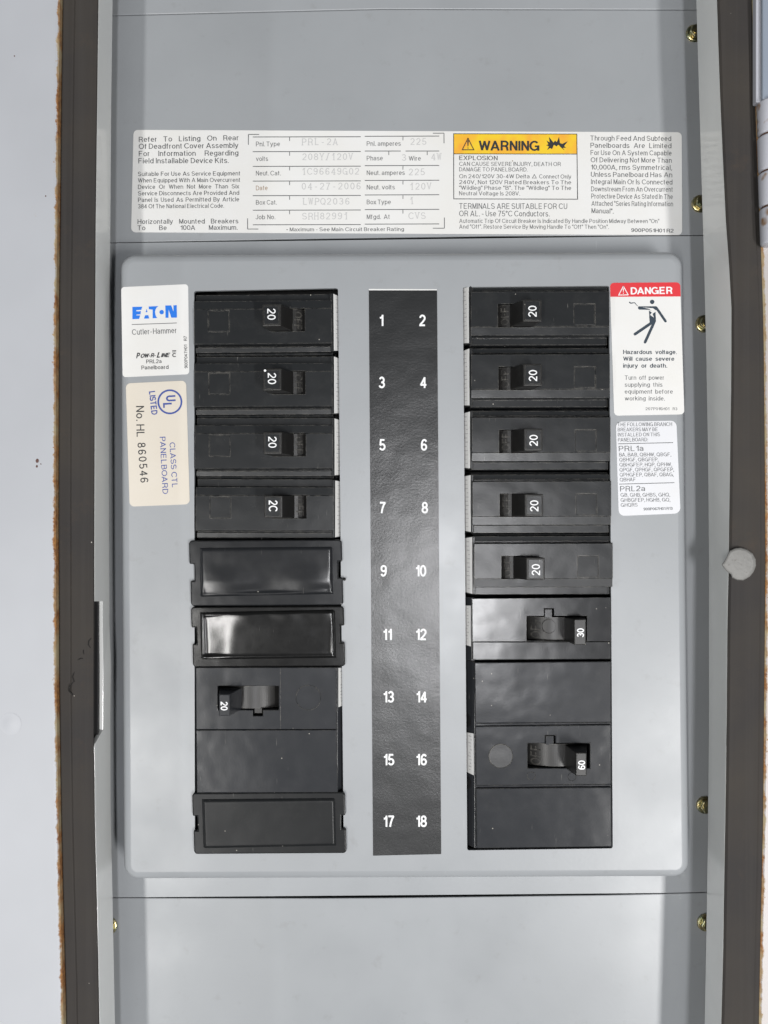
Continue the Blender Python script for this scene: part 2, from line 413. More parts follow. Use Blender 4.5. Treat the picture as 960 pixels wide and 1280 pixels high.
def word_mesh(s, bold, shear=0., serif=False):
    """bold 0 = light, .02 medium, .04 heavy"""
    key = (s, bold, shear, serif)
    if key in _wc: return _wc[key]
    hw = .048+bold*1.15; V = []; F = []; x = 0
    for ch in s:
        g = GL.get(ch, GL['o']); s0 = len(V); mx = 0
        for st in g:
            ribbon(st, hw, V, F); mx = max(mx, max(p[0] for p in st))
            if serif:
                for e, q in ((st[0], st[1]), (st[-1], st[-2])):
                    if abs(e[0]-q[0]) < .3*abs(e[1]-q[1]) or (ch in 'VWYA'):
                        if e[1] < .02 or e[1] > .98:
                            yy = .03 if e[1] < .5 else .97
                            ribbon([(e[0]-.13, yy), (e[0]+.13, yy)], hw*.9, V, F)
        for i in range(s0, len(V)): V[i] = (V[i][0]+x, V[i][1], V[i][2])
        x += mx+.065+.06
    if shear: V = [(a+b*shear, b, c) for a, b, c in V]
    x0 = min(v[0] for v in V); x1 = max(v[0] for v in V)
    _wc[key] = ([(a-x0, b, c) for a, b, c in V], F, x1-x0); return _wc[key]
def text(bm, s, a, b, cap, z, mi=0, bold=0., maxsx=1.15, mono=False, gap=.36, shear=0., T=None, top=True, serif=False):
    """write s from photo point a to photo point b (centre line of the capitals), cap height in photo px at plane z"""
    A = W(a[0], a[1], z) if T is None else Vector((a[0], a[1], z)); B = W(b[0], b[1], z) if T is None else Vector((b[0], b[1], z))
    k = (D-z)/D if T is None else 1
    d = (B-A); L = d.length; d.normalize(); n = Vector((-d.y, d.x, 0)); sz = cap*k/CAP
    if mono:
        items = list(s); pitch = L/len(items)
        pos = []
        for i, ch in enumerate(items):
            if ch == ' ': continue
            wd = word_mesh(ch, bold, 0., serif)[2]; sx = min(sz*1.1, pitch*.86/max(wd, .55))
            pos.append((ch, pitch*(i+.5)-wd*sx/2, sx))
    else:
        words = s.split(' '); ws = [word_mesh(q, bold, shear)[2] for q in words]
        nat = sum(ws)*sz+gap*sz*(len(words)-1)
        sx = sz*min(L/nat, maxsx*1.28)
        g = (L-sum(ws)*sx)/(len(words)-1) if len(words) > 1 else 0
        if len(words) == 1: sx = L/ws[0]
        x = 0; pos = []
        for q, wd in zip(words, ws):
            pos.append((q, x, sx)); x += wd*sx+g
    for q, x, sx in pos:
        vv, fs, _ = word_mesh(q, bold, 0. if mono else shear, serif)
        nv = [bm.verts.new(A+d*(x+vx*sx)+n*((vy-CAP/2)*sz)+Vector((0, 0, vz))) for vx, vy, vz in vv]
        for f in fs:
            try:
                fc = bm.faces.new([nv[i] for i in f]); fc.material_index = mi
                fc.normal_update()
                if fc.normal.z < 0: fc.normal_flip()
            except ValueError: pass
def poly(bm, pts, z, mi=0):
    f = face(bm, [W(x, y, z) for x, y in pts], mi); f.normal_update()
    if f.normal.z < 0: f.normal_flip()
def line(bm, a, b, wd, z, mi=0):
    a = Vector(a); b = Vector(b); d = (b-a).normalized(); n = Vector((-d.y, d.x))*wd/2
    poly(bm, [a+n, b+n, b-n, a-n], z, mi)
def outline(bm, pts, wd, z, mi=0):
    for i in range(len(pts)): 
        a = Vector(pts[i]); b = Vector(pts[(i+1) % len(pts)]); e = (b-a).normalized()*wd/2
        line(bm, a-e, b+e, wd, z+.01*(i % 2), mi)
def sticker(name, parent, q, z, r, mat, bottom_up=0):
    bm = NB(); p = rquad([W(x, y, z) for x, y in q], r)
    prism(bm, p, z-.1, z+.5)
    return build(name, bm, mat, parent)

# ================================================================== SETTING
bm = NB(); box(bm, -6000, 6000, -6000, 6000, -330, -310)
tag(build('floor', bm, MT['concrete']), kind='structure')

# ================================================================== CABINET
ZS = -54.0      # flat cover sheets
ZW0, ZW1 = -12.0, 46.0
cab = thing('electrical_cabinet', (0, 0, -300), 'open grey steel cabinet box with rusty front edge and dark foam gaskets around the breakers', 'electrical cabinet')
YS = [-70, 0, 50, 100, 150, 200, 250, 300, 350, 400, 450, 500, 550, 600, 650, 700, 745, 748, 780, 830, 880, 903, 913, 916, 950, 1000, 1050, 1100, 1130, 1160, 1200, 1240, 1280, 1350]
LF = [(-70, 126), (0, 124), (150, 122), (300, 120), (400, 119.5), (500, 119), (650, 118.5), (850, 118), (910, 118), (1000, 119), (1130, 122.5), (1280, 125.5), (1350, 127)]
LB = [(-70, 143), (0, 141), (150, 139), (300, 138), (400, 136.6), (650, 136.6), (780, 137.2), (840, 139.4), (890, 138.2), (1000, 138.7), (1130, 141), (1280, 144), (1350, 145)]
RB = [(-70, 868), (0, 870), (170, 875), (320, 879.5), (440, 882.5), (580, 885), (700, 886), (900, 886), (1050, 884.5), (1150, 883), (1280, 880.5), (1350, 879)]
RF = [(-70, 892), (0, 894.5), (160, 900), (300, 907), (350, 911), (400, 914), (470, 914), (550, 912.5), (700, 910.5), (760, 909), (880, 908), (1010, 906), (1180, 903), (1280, 900), (1350, 898)]
LG = [(-70, 77), (0, 76), (150, 73.5), (300, 72), (400, 70.6), (650, 70), (850, 71), (1000, 73.5), (1100, 76), (1200, 79), (1280, 80.5), (1350, 82)]
RG = [(-70, 937), (0, 938.7), (120, 943), (240, 947), (320, 951), (420, 954.5), (560, 956), (700, 957), (800, 956), (1000, 954), (1150, 950.5), (1280, 948), (1350, 946)]
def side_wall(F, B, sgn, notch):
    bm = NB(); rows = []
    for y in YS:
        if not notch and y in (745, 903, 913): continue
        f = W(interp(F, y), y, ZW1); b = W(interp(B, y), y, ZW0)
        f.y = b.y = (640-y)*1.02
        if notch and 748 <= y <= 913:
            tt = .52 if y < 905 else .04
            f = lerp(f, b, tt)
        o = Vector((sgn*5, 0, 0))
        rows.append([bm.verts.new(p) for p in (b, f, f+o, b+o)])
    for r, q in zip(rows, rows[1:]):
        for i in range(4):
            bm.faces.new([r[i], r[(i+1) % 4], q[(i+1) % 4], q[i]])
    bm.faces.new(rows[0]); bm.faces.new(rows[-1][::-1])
    return build('side_wall', bm, MT['wallpaint_lit'], cab, bevel=.6)
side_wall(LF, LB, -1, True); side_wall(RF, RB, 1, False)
def strip(name, L0, L1, prof, mat, parent, ys=YS, uvs=False, jit=0):
    """surface running along y; prof = list of (t across, z); L0/L1 photo x tables taken at ZW1"""
    bm = NB(); rows = []; uvl = bm.loops.layers.uv.new('UVMap')
    for y in ys:
        a = W(interp(L0, y), y, ZW1); b = W(interp(L1, y), y, ZW1); yy = (640-y)*1.02
        rows.append([(lambda v: (v, abs(v.co.x-a.x), yy))(bm.verts.new(Vector((lerp(a.x, b.x, tt)+(random.uniform(-jit, jit) if 0 < tt < 1 else 0), yy, z)))) for tt, z in prof])
    for r, q in zip(rows, rows[1:]):
        for i in range(len(prof)-1):
            ids = [r[i], r[i+1], q[i+1], q[i]]
            f = bm.faces.new([x[0] for x in ids])
            for lp, x in zip(f.loops, ids): lp[uvl].uv = (x[1]/100, x[2]/100)
    return build(name, bm, mat, parent)
# gaskets: closed section, stepped like the photo (lower lip outside, fuller band inside)
strip('gasket', LG, LF, [(0, 16), (0, 22), (.075, 22), (.085, 47), (.12, 48), (.38, 48.6), (.44, 51), (.90, 51.3), (.99, 49.5), (1.0, 48), (.995, 46.4), (.80, 40), (.80, 16), (0, 16)], MT['rubber'], cab, jit=.12)
strip('gasket', RF, RG, [(.2, 30), (.2, 40), (.005, 46.4), (0, 48), (.05, 50.5), (.80, 51), (.86, 49.2), (.97, 48), (.97, 30), (.2, 30)], MT['rubber'], cab, jit=.12)
LFR0 = [(y, x+2.6) for y, x in LG]; LFR1 = [(y, -260) for y, x in LG]
strip('front_frame', LFR0, LFR1, [(0, 20), (0, 54), (.004, 56), (.012, 57), (.06, 57), (.3, 57.5), (1, 58), (1, 20), (0, 20)], MT['frame'], cab, uvs=True)
ys2 = [y for y in YS if y >= 300]
RFR0 = [(y, x-.9) for y, x in RG]; RFR1 = [(y, 1060) for y, x in RG]
strip('front_frame', RFR0, RFR1, [(0, 20), (0, 48), (.02, 50), (.10, 50), (1, 50), (1, 20), (0, 20)], MT['frame2'], cab, ys=YS, uvs=True)
# back pan closing the box
bm = NB(); box(bm, -480, 520, -860, 860, -300, -290); build('back_pan', bm, MT['well'], cab)
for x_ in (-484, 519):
    bm = NB(); box(bm, x_, x_+6, -860, 860, -300, 28); build('box_side', bm, MT['wallpaint_lit'], cab)
# dark bent strip seen through the latch notch
bm = NB(); hull8(bm, [W(108, 735, 20), W(124, 735, 20), W(124, 925, 20), W(108, 925, 20)], [W(110, 735, 26), W(123, 735, 26), W(123, 925, 26), W(110, 925, 26)])
build('latch_pocket', bm, MT['well'], cab)
# tears in the left foam
def tube(bm, pts, r, z, n=6):
    P = [W(x, y, z) for x, y in pts]; rings = []
    for i, p in enumerate(P):
        d = (P[min(i+1, len(P)-1)]-P[max(i-1, 0)]).normalized(); nn = Vector((-d.y, d.x, 0))
        rr = r*(.35 if i in (0, len(P)-1) else 1)
        rings.append([bm.verts.new(p+nn*rr*math.cos(2*math.pi*k/n)+Vector((0, 0, rr*math.sin(2*math.pi*k/n)))) for k in range(n)])
    for a, b in zip(rings, rings[1:]):
        for k in range(n): bm.faces.new([a[k], a[(k+1) % n], b[(k+1) % n], b[k]])
for pts in ([(114, 798), (111, 801), (110.5, 806), (113, 810)], [(104.5, 812), (104, 815), (105, 818)], [(97, 825), (101, 823), (104, 823)],
            [(93, 840), (90.5, 846), (92.5, 852), (93.5, 852)], [(92, 852), (87, 858), (86, 864), (91, 868), (90, 870)]):
    bm = NB(); tube(bm, pts, .8, 51.3); build('gasket_tear', bm, MT['rubber_dark'], cab, smooth=True)

# shallow dent and paint chips on the left frame, burr of plastic beside filler 9
def disc(name, cx, cy, r, z, h, mat, parent, n=28, m=8, sy=1.):
    bm = NB(); c = W(cx, cy, z); prev = None
    for k in range(m+1):
        q = k/m; rr = r*(1-q); zz = h*(.5-.5*math.cos(math.pi*q))
        ring = [bm.verts.new(c+Vector((rr*math.cos(2*math.pi*i/n), rr*sy*math.sin(2*math.pi*i/n), zz))) for i in range(n)] if k < m else [bm.verts.new(c+Vector((0, 0, zz)))]
        if prev:
            for i in range(n):
                if k < m: bm.faces.new([prev[i], prev[(i+1) % n], ring[(i+1) % n], ring[i]])
                else: bm.faces.new([prev[i], prev[(i+1) % n], ring[0]])
        prev = ring
    return build(name, bm, mat, parent, smooth=True)
disc('dent', 13, 905, 13, 57.4, .5, M('dent_paint', (.445, .46, .49, 1), .42), cab)
MT['chip'] = M('chipped_spot', (.12, .06, .05, 1), .8)
for x, y, r in ((46.5, 576, 1.9), (46, 583, 1.2), (51, 580, .6), (57, 245, .7), (18, 70, .7)): disc('paint_chip', x, y, r, 57.45, .3, MT['chip'], cab, 9, 2, 1.3)

# silver stud pressed through the right gasket
bm = NB(); st = thing('metal_stud', W(923, 705, 52), 'dull silver round stud head with a pointed left side on the dark gasket', 'stud')
ol = [(902, 706), (906, 700), (912, 688.5), (919, 685), (926, 684.5), (934, 687), (941, 692), (944.5, 699), (945, 707), (942, 715), (937, 721), (929, 725.5), (921, 725), (915, 722), (913.5, 718), (908, 714)]
cx, cy = 924, 704
rings = []
for k, z in ((1, 51), (1, 55), (.95, 56.5), (.85, 57.2), (.4, 57.5)):
    rings.append([bm.verts.new(W(cx+(x-cx)*k, cy+(y-cy)*k, z)) for x, y in ol])
for a, b in zip(rings, rings[1:]):
    for i in range(len(ol)): bm.faces.new([a[i], a[(i+1) % len(ol)], b[(i+1) % len(ol)], b[i]])
bm.faces.new(rings[-1]); bm.faces.new(rings[0][::-1])
build('stud_head', bm, MT['tin'], st, smooth=False)
bm = NB(); prism(bm, [W(x, y, 40) for x, y in circ(924, 704, 9, 14)], 25, 52); build('stud_shank', bm, MT['tin'], st)

# door with its hinge, swung fully open to the right
dr = thing('cabinet_door', W(1000, 640, 52), 'blue grey open door edge with pale rusty hinge knuckles right of the gasket', 'door')
bm = NB(); hinge_top = W(0, 126, 66).y; box(bm, W(953, 0, 70).x, 900, hinge_top, 900, 64, 70)
build('door_panel', bm, paint('door_paint', (.26, .30, .36, 1), .4), dr, bevel=2)
bm = NB(); box(bm, W(943.5, 0, 58).x, W(952.5, 0, 58).x, hinge_top, 900, 50.5, 62)
build('door_edge', bm, MT['hinge'], dr, bevel=1.5)
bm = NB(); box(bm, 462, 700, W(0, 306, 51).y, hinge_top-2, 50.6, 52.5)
build('hinge_leaf', bm, MT['wallpaint_lit'], dr, bevel=1.5)
def knuckle(y0, y1, dx):
    bm = NB(); a = W(966+dx, y0, 62); b = W(966+dx+1.5, y1, 62); n = 20; R = 19
    prof = [(0, R-2), (1.2, R-.4), (2.5, R), ((a-b).length-2.5, R), ((a-b).length-1.2, R-.4), ((a-b).length, R-2)]
    rings = [[bm.verts.new(Vector((lerp(a.x, b.x, s/(a-b).length)+r*math.cos(2*math.pi*k/n), a.y-s, 62+r*math.sin(2*math.pi*k/n)))) for k in range(n)] for s, r in prof]
    for p, q in zip(rings, rings[1:]):
        for k in range(n): bm.faces.new([p[k], p[(k+1) % n], q[(k+1) % n], q[k]])
    bm.faces.new(rings[0]); bm.faces.new(rings[-1][::-1])
    build('hinge_knuckle', bm, MT['hinge'], dr, smooth=True)
for y0, y1, dx in ((128, 169, 1), (171.5, 214.5, 1.8), (217, 258.5, 2.8), (261, 306, 4.4)): knuckle(y0, y1, dx)
bm = NB(); a = W(968, 132, 62); b = W(972, 304, 62); n = 16
ra = [bm.verts.new(a+Vector((17.2*math.cos(2*math.pi*k/n), 0, 17.2*math.sin(2*math.pi*k/n)))) for k in range(n)]
rb = [bm.verts.new(b+Vector((17.2*math.cos(2*math.pi*k/n), 0, 17.2*math.sin(2*math.pi*k/n)))) for k in range(n)]
for k in range(n): bm.faces.new([ra[k], ra[(k+1) % n], rb[(k+1) % n], rb[k]])
build('hinge_pin', bm, M('rusty_pin', (.10, .05, .03, 1), .8), dr, smooth=True)

# ================================================================== FLAT COVERS
SEAM1 = [(100, 304), (140, 303.4), (270, 301.3), (400, 298.8), (620, 295.6), (880, 294.2), (960, 294)]
SEAM2 = [(100, 1122.5), (140, 1122), (400, 1122.5), (500, 1122), (760, 1118.4), (883, 1115.5), (960, 1114)]
SEAM0 = [(100, 21), (140, 19), (480, 11), (880, 12), (960, 12)]
XS = [95, 140, 200, 270, 340, 400, 480, 560, 620, 700, 760, 820, 883, 940]
def sheet(bm, top, bot, z, th=4):
    """top, bot: y tables over x or numbers"""
    g = lambda tb, x: tb if not isinstance(tb, list) else interp(tb, x)
    up = [W(x, g(top, x), z) for x in XS]; dn = [W(x, g(bot, x), z) for x in XS]
    T_ = [bm.verts.new(p) for p in up]; B_ = [bm.verts.new(p) for p in dn]
    T2 = [bm.verts.new(p-Vector((0, 0, th))) for p in up]; B2 = [bm.verts.new(p-Vector((0, 0, th))) for p in dn]
    for i in range(len(XS)-1):
        bm.faces.new([B_[i], B_[i+1], T_[i+1], T_[i]]); bm.faces.new([T2[i], T2[i+1], B2[i+1], B2[i]])
        bm.faces.new([T_[i], T_[i+1], T2[i+1], T2[i]]); bm.faces.new([B2[i], B2[i+1], B_[i+1], B_[i]])
    for i in (0, -1): bm.faces.new([T_[i], B_[i], B2[i], T2[i]])
up = thing('upper_cover', W(500, 150, ZS), 'flat blue grey steel sheet above the breakers carrying the wide white warning sticker', 'cover panel')
bm = NB(); sheet(bm, [(x, y+.8) for x, y in SEAM0], [(x, y-.5) for x, y in SEAM1], ZS); build('cover_sheet', bm, MT['paint'], up, bevel=1, segs=2)
bm = NB(); sheet(bm, -90, [(x, y) for x, y in SEAM0], ZS+.8); build('top_flange', bm, MT['paint'], up, bevel=1)
lo = thing('lower_cover', W(500, 1200, ZS), 'plain grey steel sheet below the raised breaker cover at the foot of the cabinet', 'cover panel')
bm = NB(); sheet(bm, [(x, y+.45) for x, y in SEAM2], 1400, ZS-1.0); build('cover_sheet', bm, MT['paint'], lo, bevel=1)
def bolt(parent, px, py, rot, first=[None]):
    c = W(px, py, ZS)
    if first[0] is None:
        bm = NB(); n = 24
        prof = [(11.5, 0), (11.5, 1.2), (10.6, 2.4), (9.6, 2.9)]
        rings = [[bm.verts.new(Vector((r*math.cos(2*math.pi*k/n), r*math.sin(2*math.pi*k/n), z))) for k in range(n)] for r, z in prof]
        for p, q in zip(rings, rings[1:]):
            for k in range(n): bm.faces.new([p[k], p[(k+1) % n], q[(k+1) % n], q[k]])
        bm.faces.new(rings[-1])
        fl = build('bolt_flange', bm, MT['brass'], None, smooth=False, local=True)
        bm = NB(); hx = circ(0, 0, 8.8, 6)
        hull8(bm, [Vector((x, y, 2.8)) for x, y in hx], [Vector((x, y, 10)) for x, y in hx])
        hd = build('bolt_head', bm, MT['brass'], None, bevel=1.3, segs=3, local=True)
        bm = NB(); prism(bm, circ(0, 0, 5.2, 20), 9.9, 10.6); sl = build('bolt_crown', bm, MT['brass'], None, bevel=.5, local=True)
        bpy.data.objects.remove(fl) if False else None
        first[0] = (fl.data, hd.data, sl.data)
        for o in (fl, hd, sl): bpy.data.objects.remove(o)
    b = bpy.data.objects.new('bolt', first[0][0]); COL.objects.link(b); b.parent = parent
    b.location = c*S-rootloc(parent); b.rotation_euler = (0, 0, rot)
    h = bpy.data.objects.new('bolt_head', first[0][1]); COL.objects.link(h); h.parent = b
    md = h.modifiers.new('bevel', 'BEVEL'); md.width = 1.3*S; md.segments = 3; md.limit_method = 'ANGLE'
    h2 = bpy.data.objects.new('bolt_crown', first[0][2]); COL.objects.link(h2); h2.parent = b
for y, x, r in ((42, 868, .2), (255, 875, .4)): bolt(up, x, y, r)
for y, x, r in ((1153, 882, .1), (1157, 136, .5)): bolt(lo, x, y, r)

# ---- upper sticker
zl = ZS+.3
stk = sticker('warning_sticker', up, [(167, 162.5), (852, 165.5), (852.5, 294), (164, 290.5)], zl, 6, MT['white'])
stk['label'] = 'wide white sticker with wiring data table and yellow WARNING box'
zp = zl+.75
bm = NB()
J = [("Refer To Listing On Rear", 173.5, 298, 174.3, 172), ("Of Deadfront Cover Assembly", 173.5, 298, 183, 181.5), ("For Information Regarding", 173.5, 298, 192, 191), ("Field Installable Device Kits.", 173, 286, 201, 200.5)]
for s, x0, x1, ya, yb in J: text(bm, s, (x0, ya), (x1, yb), 6.6, zp, bold=.008, maxsx=1.0)
for i, (s, x1) in enumerate([("Suitable For Use As Service Equipment", 300), ("When Equipped With A Main Overcurrent", 300), ("Device Or When Not More Than Six", 299), ("Service Disconnects Are Provided And", 299), ("Panel Is Used As Permitted By Article", 299), ("384 Of The National Electrical Code.", 280)]):
    y = 217+i*8.1; text(bm, s, (172.5, y+.4), (x1, y-.4), 5.4, zp, bold=.008, maxsx=.95)
text(bm, "Horizontally Mounted Breakers", (172, 277), (298, 276.2), 6, zp, bold=.008, maxsx=1.0)
text(bm, "To Be 100A Maximum.", (172, 284.8), (297, 284.2), 6, zp, bold=.008, maxsx=1.0)
R = ["Through Feed And Subfeed", "Panelboards Are Limited", "For Use On A System Capable", "Of Delivering Not More Than", "10,000A, rms Symmetrical,", "Unless Panelboard Has An", "Integral Main Or Is Connected", "Downstream From An Overcurrent", "Protective Device As Stated In The", "Attached \"Series Rating Information", "Manual\"."]
for i, s in enumerate(R):
    y = 172.5+i*9.08; x0 = 738+i*.15; x1 = 839+i*.25
    text(bm, s, (x0, y), (x1 if i < 10 else 767, y+.6), 6.3, zp, bold=.002, maxsx=.98)
text(bm, "900P051H01 R2", (789, 287.6), (842, 288.4), 4.6, zp, bold=.018)
for s, x0, x1, y, cp, bo in [("EXPLOSION", 574, 622, 197.3, 5.6, .012), ("CAN CAUSE SEVERE INJURY, DEATH OR", 574, 701, 204.8, 5.2, 0), ("DAMAGE TO PANELBOARD.", 574, 659.5, 211.6, 5.2, 0),
    ("240V, Not 120V Rated Breakers To The", 574, 714, 227.6, 5.2, 0), ("\"Wildleg\" Phase \"B\". The \"Wildleg\" To The", 574, 714, 234.6, 5.2, 0), ("Neutral Voltage Is 208V.", 574, 650, 241.6, 5.2, 0),
    ("TERMINALS ARE SUITABLE FOR CU", 574, 709, 257.5, 7.2, 0), ("OR AL. - Use 75°C Conductors.", 574, 687, 266.8, 7.2, 0),
    ("Automatic Trip Of Circuit Breaker Is Indicated By Handle Position Midway Between \"On\"", 574, 824, 276, 5.3, 0), ("And \"Off\". Restore Service By Moving Handle To \"Off\" Then \"On\".", 574, 761, 283.2, 5.3, 0)]:
    text(bm, s, (x0, y), (x1, y+.3), cp, zp, bold=bo, maxsx=1.1)
text(bm, "On 240/120V 30-4W Delta", (574, 220.3), (662, 220.4), 5.2, zp)
outline(bm, [(665.5, 222.6), (668, 218), (670.5, 222.6)], .6, zp)
text(bm, "Connect Only", (674, 220.5), (714, 220.7), 5.2, zp)
# table
for ys_, x0, x1 in (([171.2, 189.6, 208, 226.4, 244.6, 262.8, 281], 316, 451), ([170.4, 188.8, 207.1, 225.6, 243.7, 262, 280.2], 456, 549)):
    for i, y in enumerate(ys_):
        if x0 == 456 and i == 1: line(bm, (456, y), (501, y), .95, zp); line(bm, (507, y), (549, y), .95, zp)
        else: line(bm, (x0, y), (x1, y-.3), .95, zp)
        if i < 6:
            for xt in ([362] if x0 == 316 else ([486, 534] if i == 1 else [503.7])): line(bm, (xt, y+.5), (xt, y+5), .8, zp+.01)
for p in ([(324, 168), (310.5, 168), (310.5, 181)], [(323, 286.3), (309.5, 286.3), (309.5, 273)], [(541, 166.5), (555, 166.5), (555, 179)], [(541, 285.3), (555.5, 285.3), (555.5, 272)]):
    line(bm, p[0], p[1], .9, zp); line(bm, p[1], p[2], .9, zp+.01)
for s, x0, x1, y in [("Pnl. Type", 320, 350, 180), ("volts", 320, 335, 198.5), ("Neut. Cat.", 320, 351, 216.5), ("Box Cat.", 320, 346, 253), ("Job No.", 319.5, 344, 271.3),
    ("Pnl. amperes", 458.5, 501, 179.5), ("Phase", 458.5, 478.5, 197.7), ("Neut. amperes", 458.5, 506, 216), ("Neut. volts", 458.5, 493.5, 234), ("Box Type", 458.5, 488.5, 252.5), ("Mfgd. At", 458.5, 487, 271), ("Wire", 511, 526, 198)]:
    text(bm, s, (x0, y), (x1, y-.2), 5.9, zp, maxsx=.9, gap=.3)
text(bm, "• Maximum - See Main Circuit Breaker Rating", (358, 286.8), (505, 286.4), 4.8, zp, bold=.004)
build('lettering', bm, MT['inkg'], stk, recalc=False)
bm = NB()
for s, x0, x1, y in [("PRL-2A", 376, 423, 177.3), ("208Y/120V", 377, 442, 196), ("1C96649G02", 376, 450, 214.3), ("04-27-2006", 376, 452, 232.8), ("LWPQ2036", 377, 438, 251.8), ("SRH82991", 377, 436, 270.2),
    ("225", 512, 534, 177), ("3", 502, 508, 197), ("4W", 538, 552.5, 196), ("225", 510, 532, 215), ("120V", 511, 540, 233), ("1", 511, 518, 251), ("CVS", 510, 533, 269.8)]:
    text(bm, s, (x0, y), (x1, y-.3), 8.6, zp, mono=True, bold=.0, serif=True)
build('typed_lettering', bm, MT['inkf'], stk, recalc=False)
bm = NB(); text(bm, "Date", (320, 235), (334.5, 234.8), 5.9, zp, maxsx=.9); build('stained_lettering', bm, M('stained_ink', (.30, .19, .10, 1), .5), stk, recalc=False)
bm = NB(); poly(bm, [(567.5, 167.5), (720.5, 167.5), (720.8, 192), (567.5, 192)], zp-.12); build('yellow_band', bm, MT['yellow'], stk, recalc=False)
bm = NB()
outline(bm, [(567, 167.2), (721, 167.6), (722, 249), (567.2, 248.6)], .9, zp+.02); line(bm, (567, 192.3), (721.5, 192.6), .9, zp+.05)
text(bm, "WARNING", (598.3, 182), (674.5, 182.3), 12.2, zp, bold=.035)
outline(bm, [(585, 172.8), (592.3, 187.2), (577.8, 187.2)], 1.1, zp+.06)
poly(bm, [(584, 175.5), (586, 175.5), (585.5, 183), (584.5, 183)], zp+.09); poly(bm, circ(585, 185, .8, 8), zp+.09)
B = [(695, 88), (718, 102), (712, 62), (745, 103), (756, 88), (768, 100), (784, 62), (790, 105), (806, 112), (845, 93), (820, 128), (834, 140), (812, 140), (822, 158), (795, 135), (780, 118), (765, 130), (748, 118), (735, 148), (720, 142), (700, 155), (712, 130), (693, 122), (708, 115)]
poly(bm, [(560+x/5.647, 160+y/5.647) for x, y in B], zp)
build('warning_print', bm, MT['inkk'], stk, recalc=False)

# ================================================================== RAISED DEADFRONT
df = thing('deadfront_cover', W(500, 700, ZS), 'raised grey steel breaker cover with two openings, number strip and five stickers', 'breaker cover')
sil = [W(150.5, 318.5, -10), W(852.5, 315.0, -10), W(861, 1095, -10), W(155, 1098, -10)]
bm = NB(); N = 10
prof = [(-8, ZS), (-3.8, ZS+.9), (-1.6, ZS+3), (-.8, ZS+9), (0, -14), (.8, -8.5), (3.2, -4), (7, -1.2), (12, 0)]
rings = []
for ins, z in prof: rings.append([bm.verts.new((p.x, p.y, z)) for p in rquad(sil, 20, ins, N)])
n = len(rings[0])
for a, b in zip(rings, rings[1:]):
    for i in range(n):
        f = bm.faces.new([a[i], a[(i+1) % n], b[(i+1) % n], b[i]]); f.smooth = True
# holes
OPL = [(242.5, 363.8), (422.5, 360.2), (429.8, 1063), (243.5, 1066)]
OPR = [(578.6, 358.8), (761.5, 357.2), (766, 1060.5), (584, 1063)]
def ring_edges(vl): return [bm.edges.new([vl[i], vl[(i+1) % len(vl)]]) if bm.edges.get([vl[i], vl[(i+1) % len(vl)]]) is None else bm.edges.get([vl[i], vl[(i+1) % len(vl)]]) for i in range(len(vl))]
he = ring_edges(rings[-1]); downs = []
for O in (OPL, OPR):
    vl = [bm.verts.new((p.x, p.y, 0)) for p in rquad(wq(O, 0), 2.5, 0, 3)]
    he += ring_edges(vl); downs.append(vl)
r = bmesh.ops.triangle_fill(bm, use_beauty=True, use_dissolve=False, edges=he)
for vl in downs:
    dv = [bm.verts.new(v.co+Vector((0, 0, -5))) for v in vl]
    for i in range(len(vl)): bm.faces.new([vl[i], vl[(i+1) % len(vl)], dv[(i+1) % len(vl)], dv[i]])
# base flange from the raised part out to the sheet edges, a frame of quads around the outermost ring
outer = []
R0 = rings[0]
def outer_pt(co):
    # project radially to the sheet rectangle in photo space
    px = 480+co.x*D/(D-ZS); py = 640-co.y*D/(D-ZS)
    dl = px-95; dr_ = 940-px; dt = py-interp(SEAM1, px); db = interp(SEAM2, px)-py
    return px, py
xs_l, xs_r = 95, 940
for idx, v in enumerate(R0):
    side = idx // (N+1)
    px = 480+v.co.x*D/(D-ZS); py = 640-v.co.y*D/(D-ZS)
    k = idx % (N+1)
    cx_ = xs_l if side in (0, 3) else xs_r
    ct = side in (0, 1)
    half = k/N
    # corner fan: all vertices of a corner go to that corner, or spread along the two edges
    cy_ = interp(SEAM1, cx_)+.7 if ct else interp(SEAM2, cx_)-.6
    a_first = Vector((cx_, py)) ; a_mid = Vector((cx_, cy_)); a_last = Vector((px, 0))
    a_last.y = interp(SEAM1, px)+.7 if ct else interp(SEAM2, px)-.6
    first, last = (a_first, a_last) if side in (0, 2) else (a_last, a_first)
    if k < N/2: q = lerp(first, a_mid, half*2)
    else: q = lerp(a_mid, last, half*2-1)
    outer.append(bm.verts.new(W(q.x, q.y, ZS)))
for i in range(n):
    try: f = bm.faces.new([R0[i], R0[(i+1) % n], outer[(i+1) % n], outer[i]])
    except ValueError: pass
o = build('raised_face', bm, MT['paint'], df)
for y, x, r_ in ((405, 880, .3), (1006, 881, .1)): bolt(df, x, y, r_)

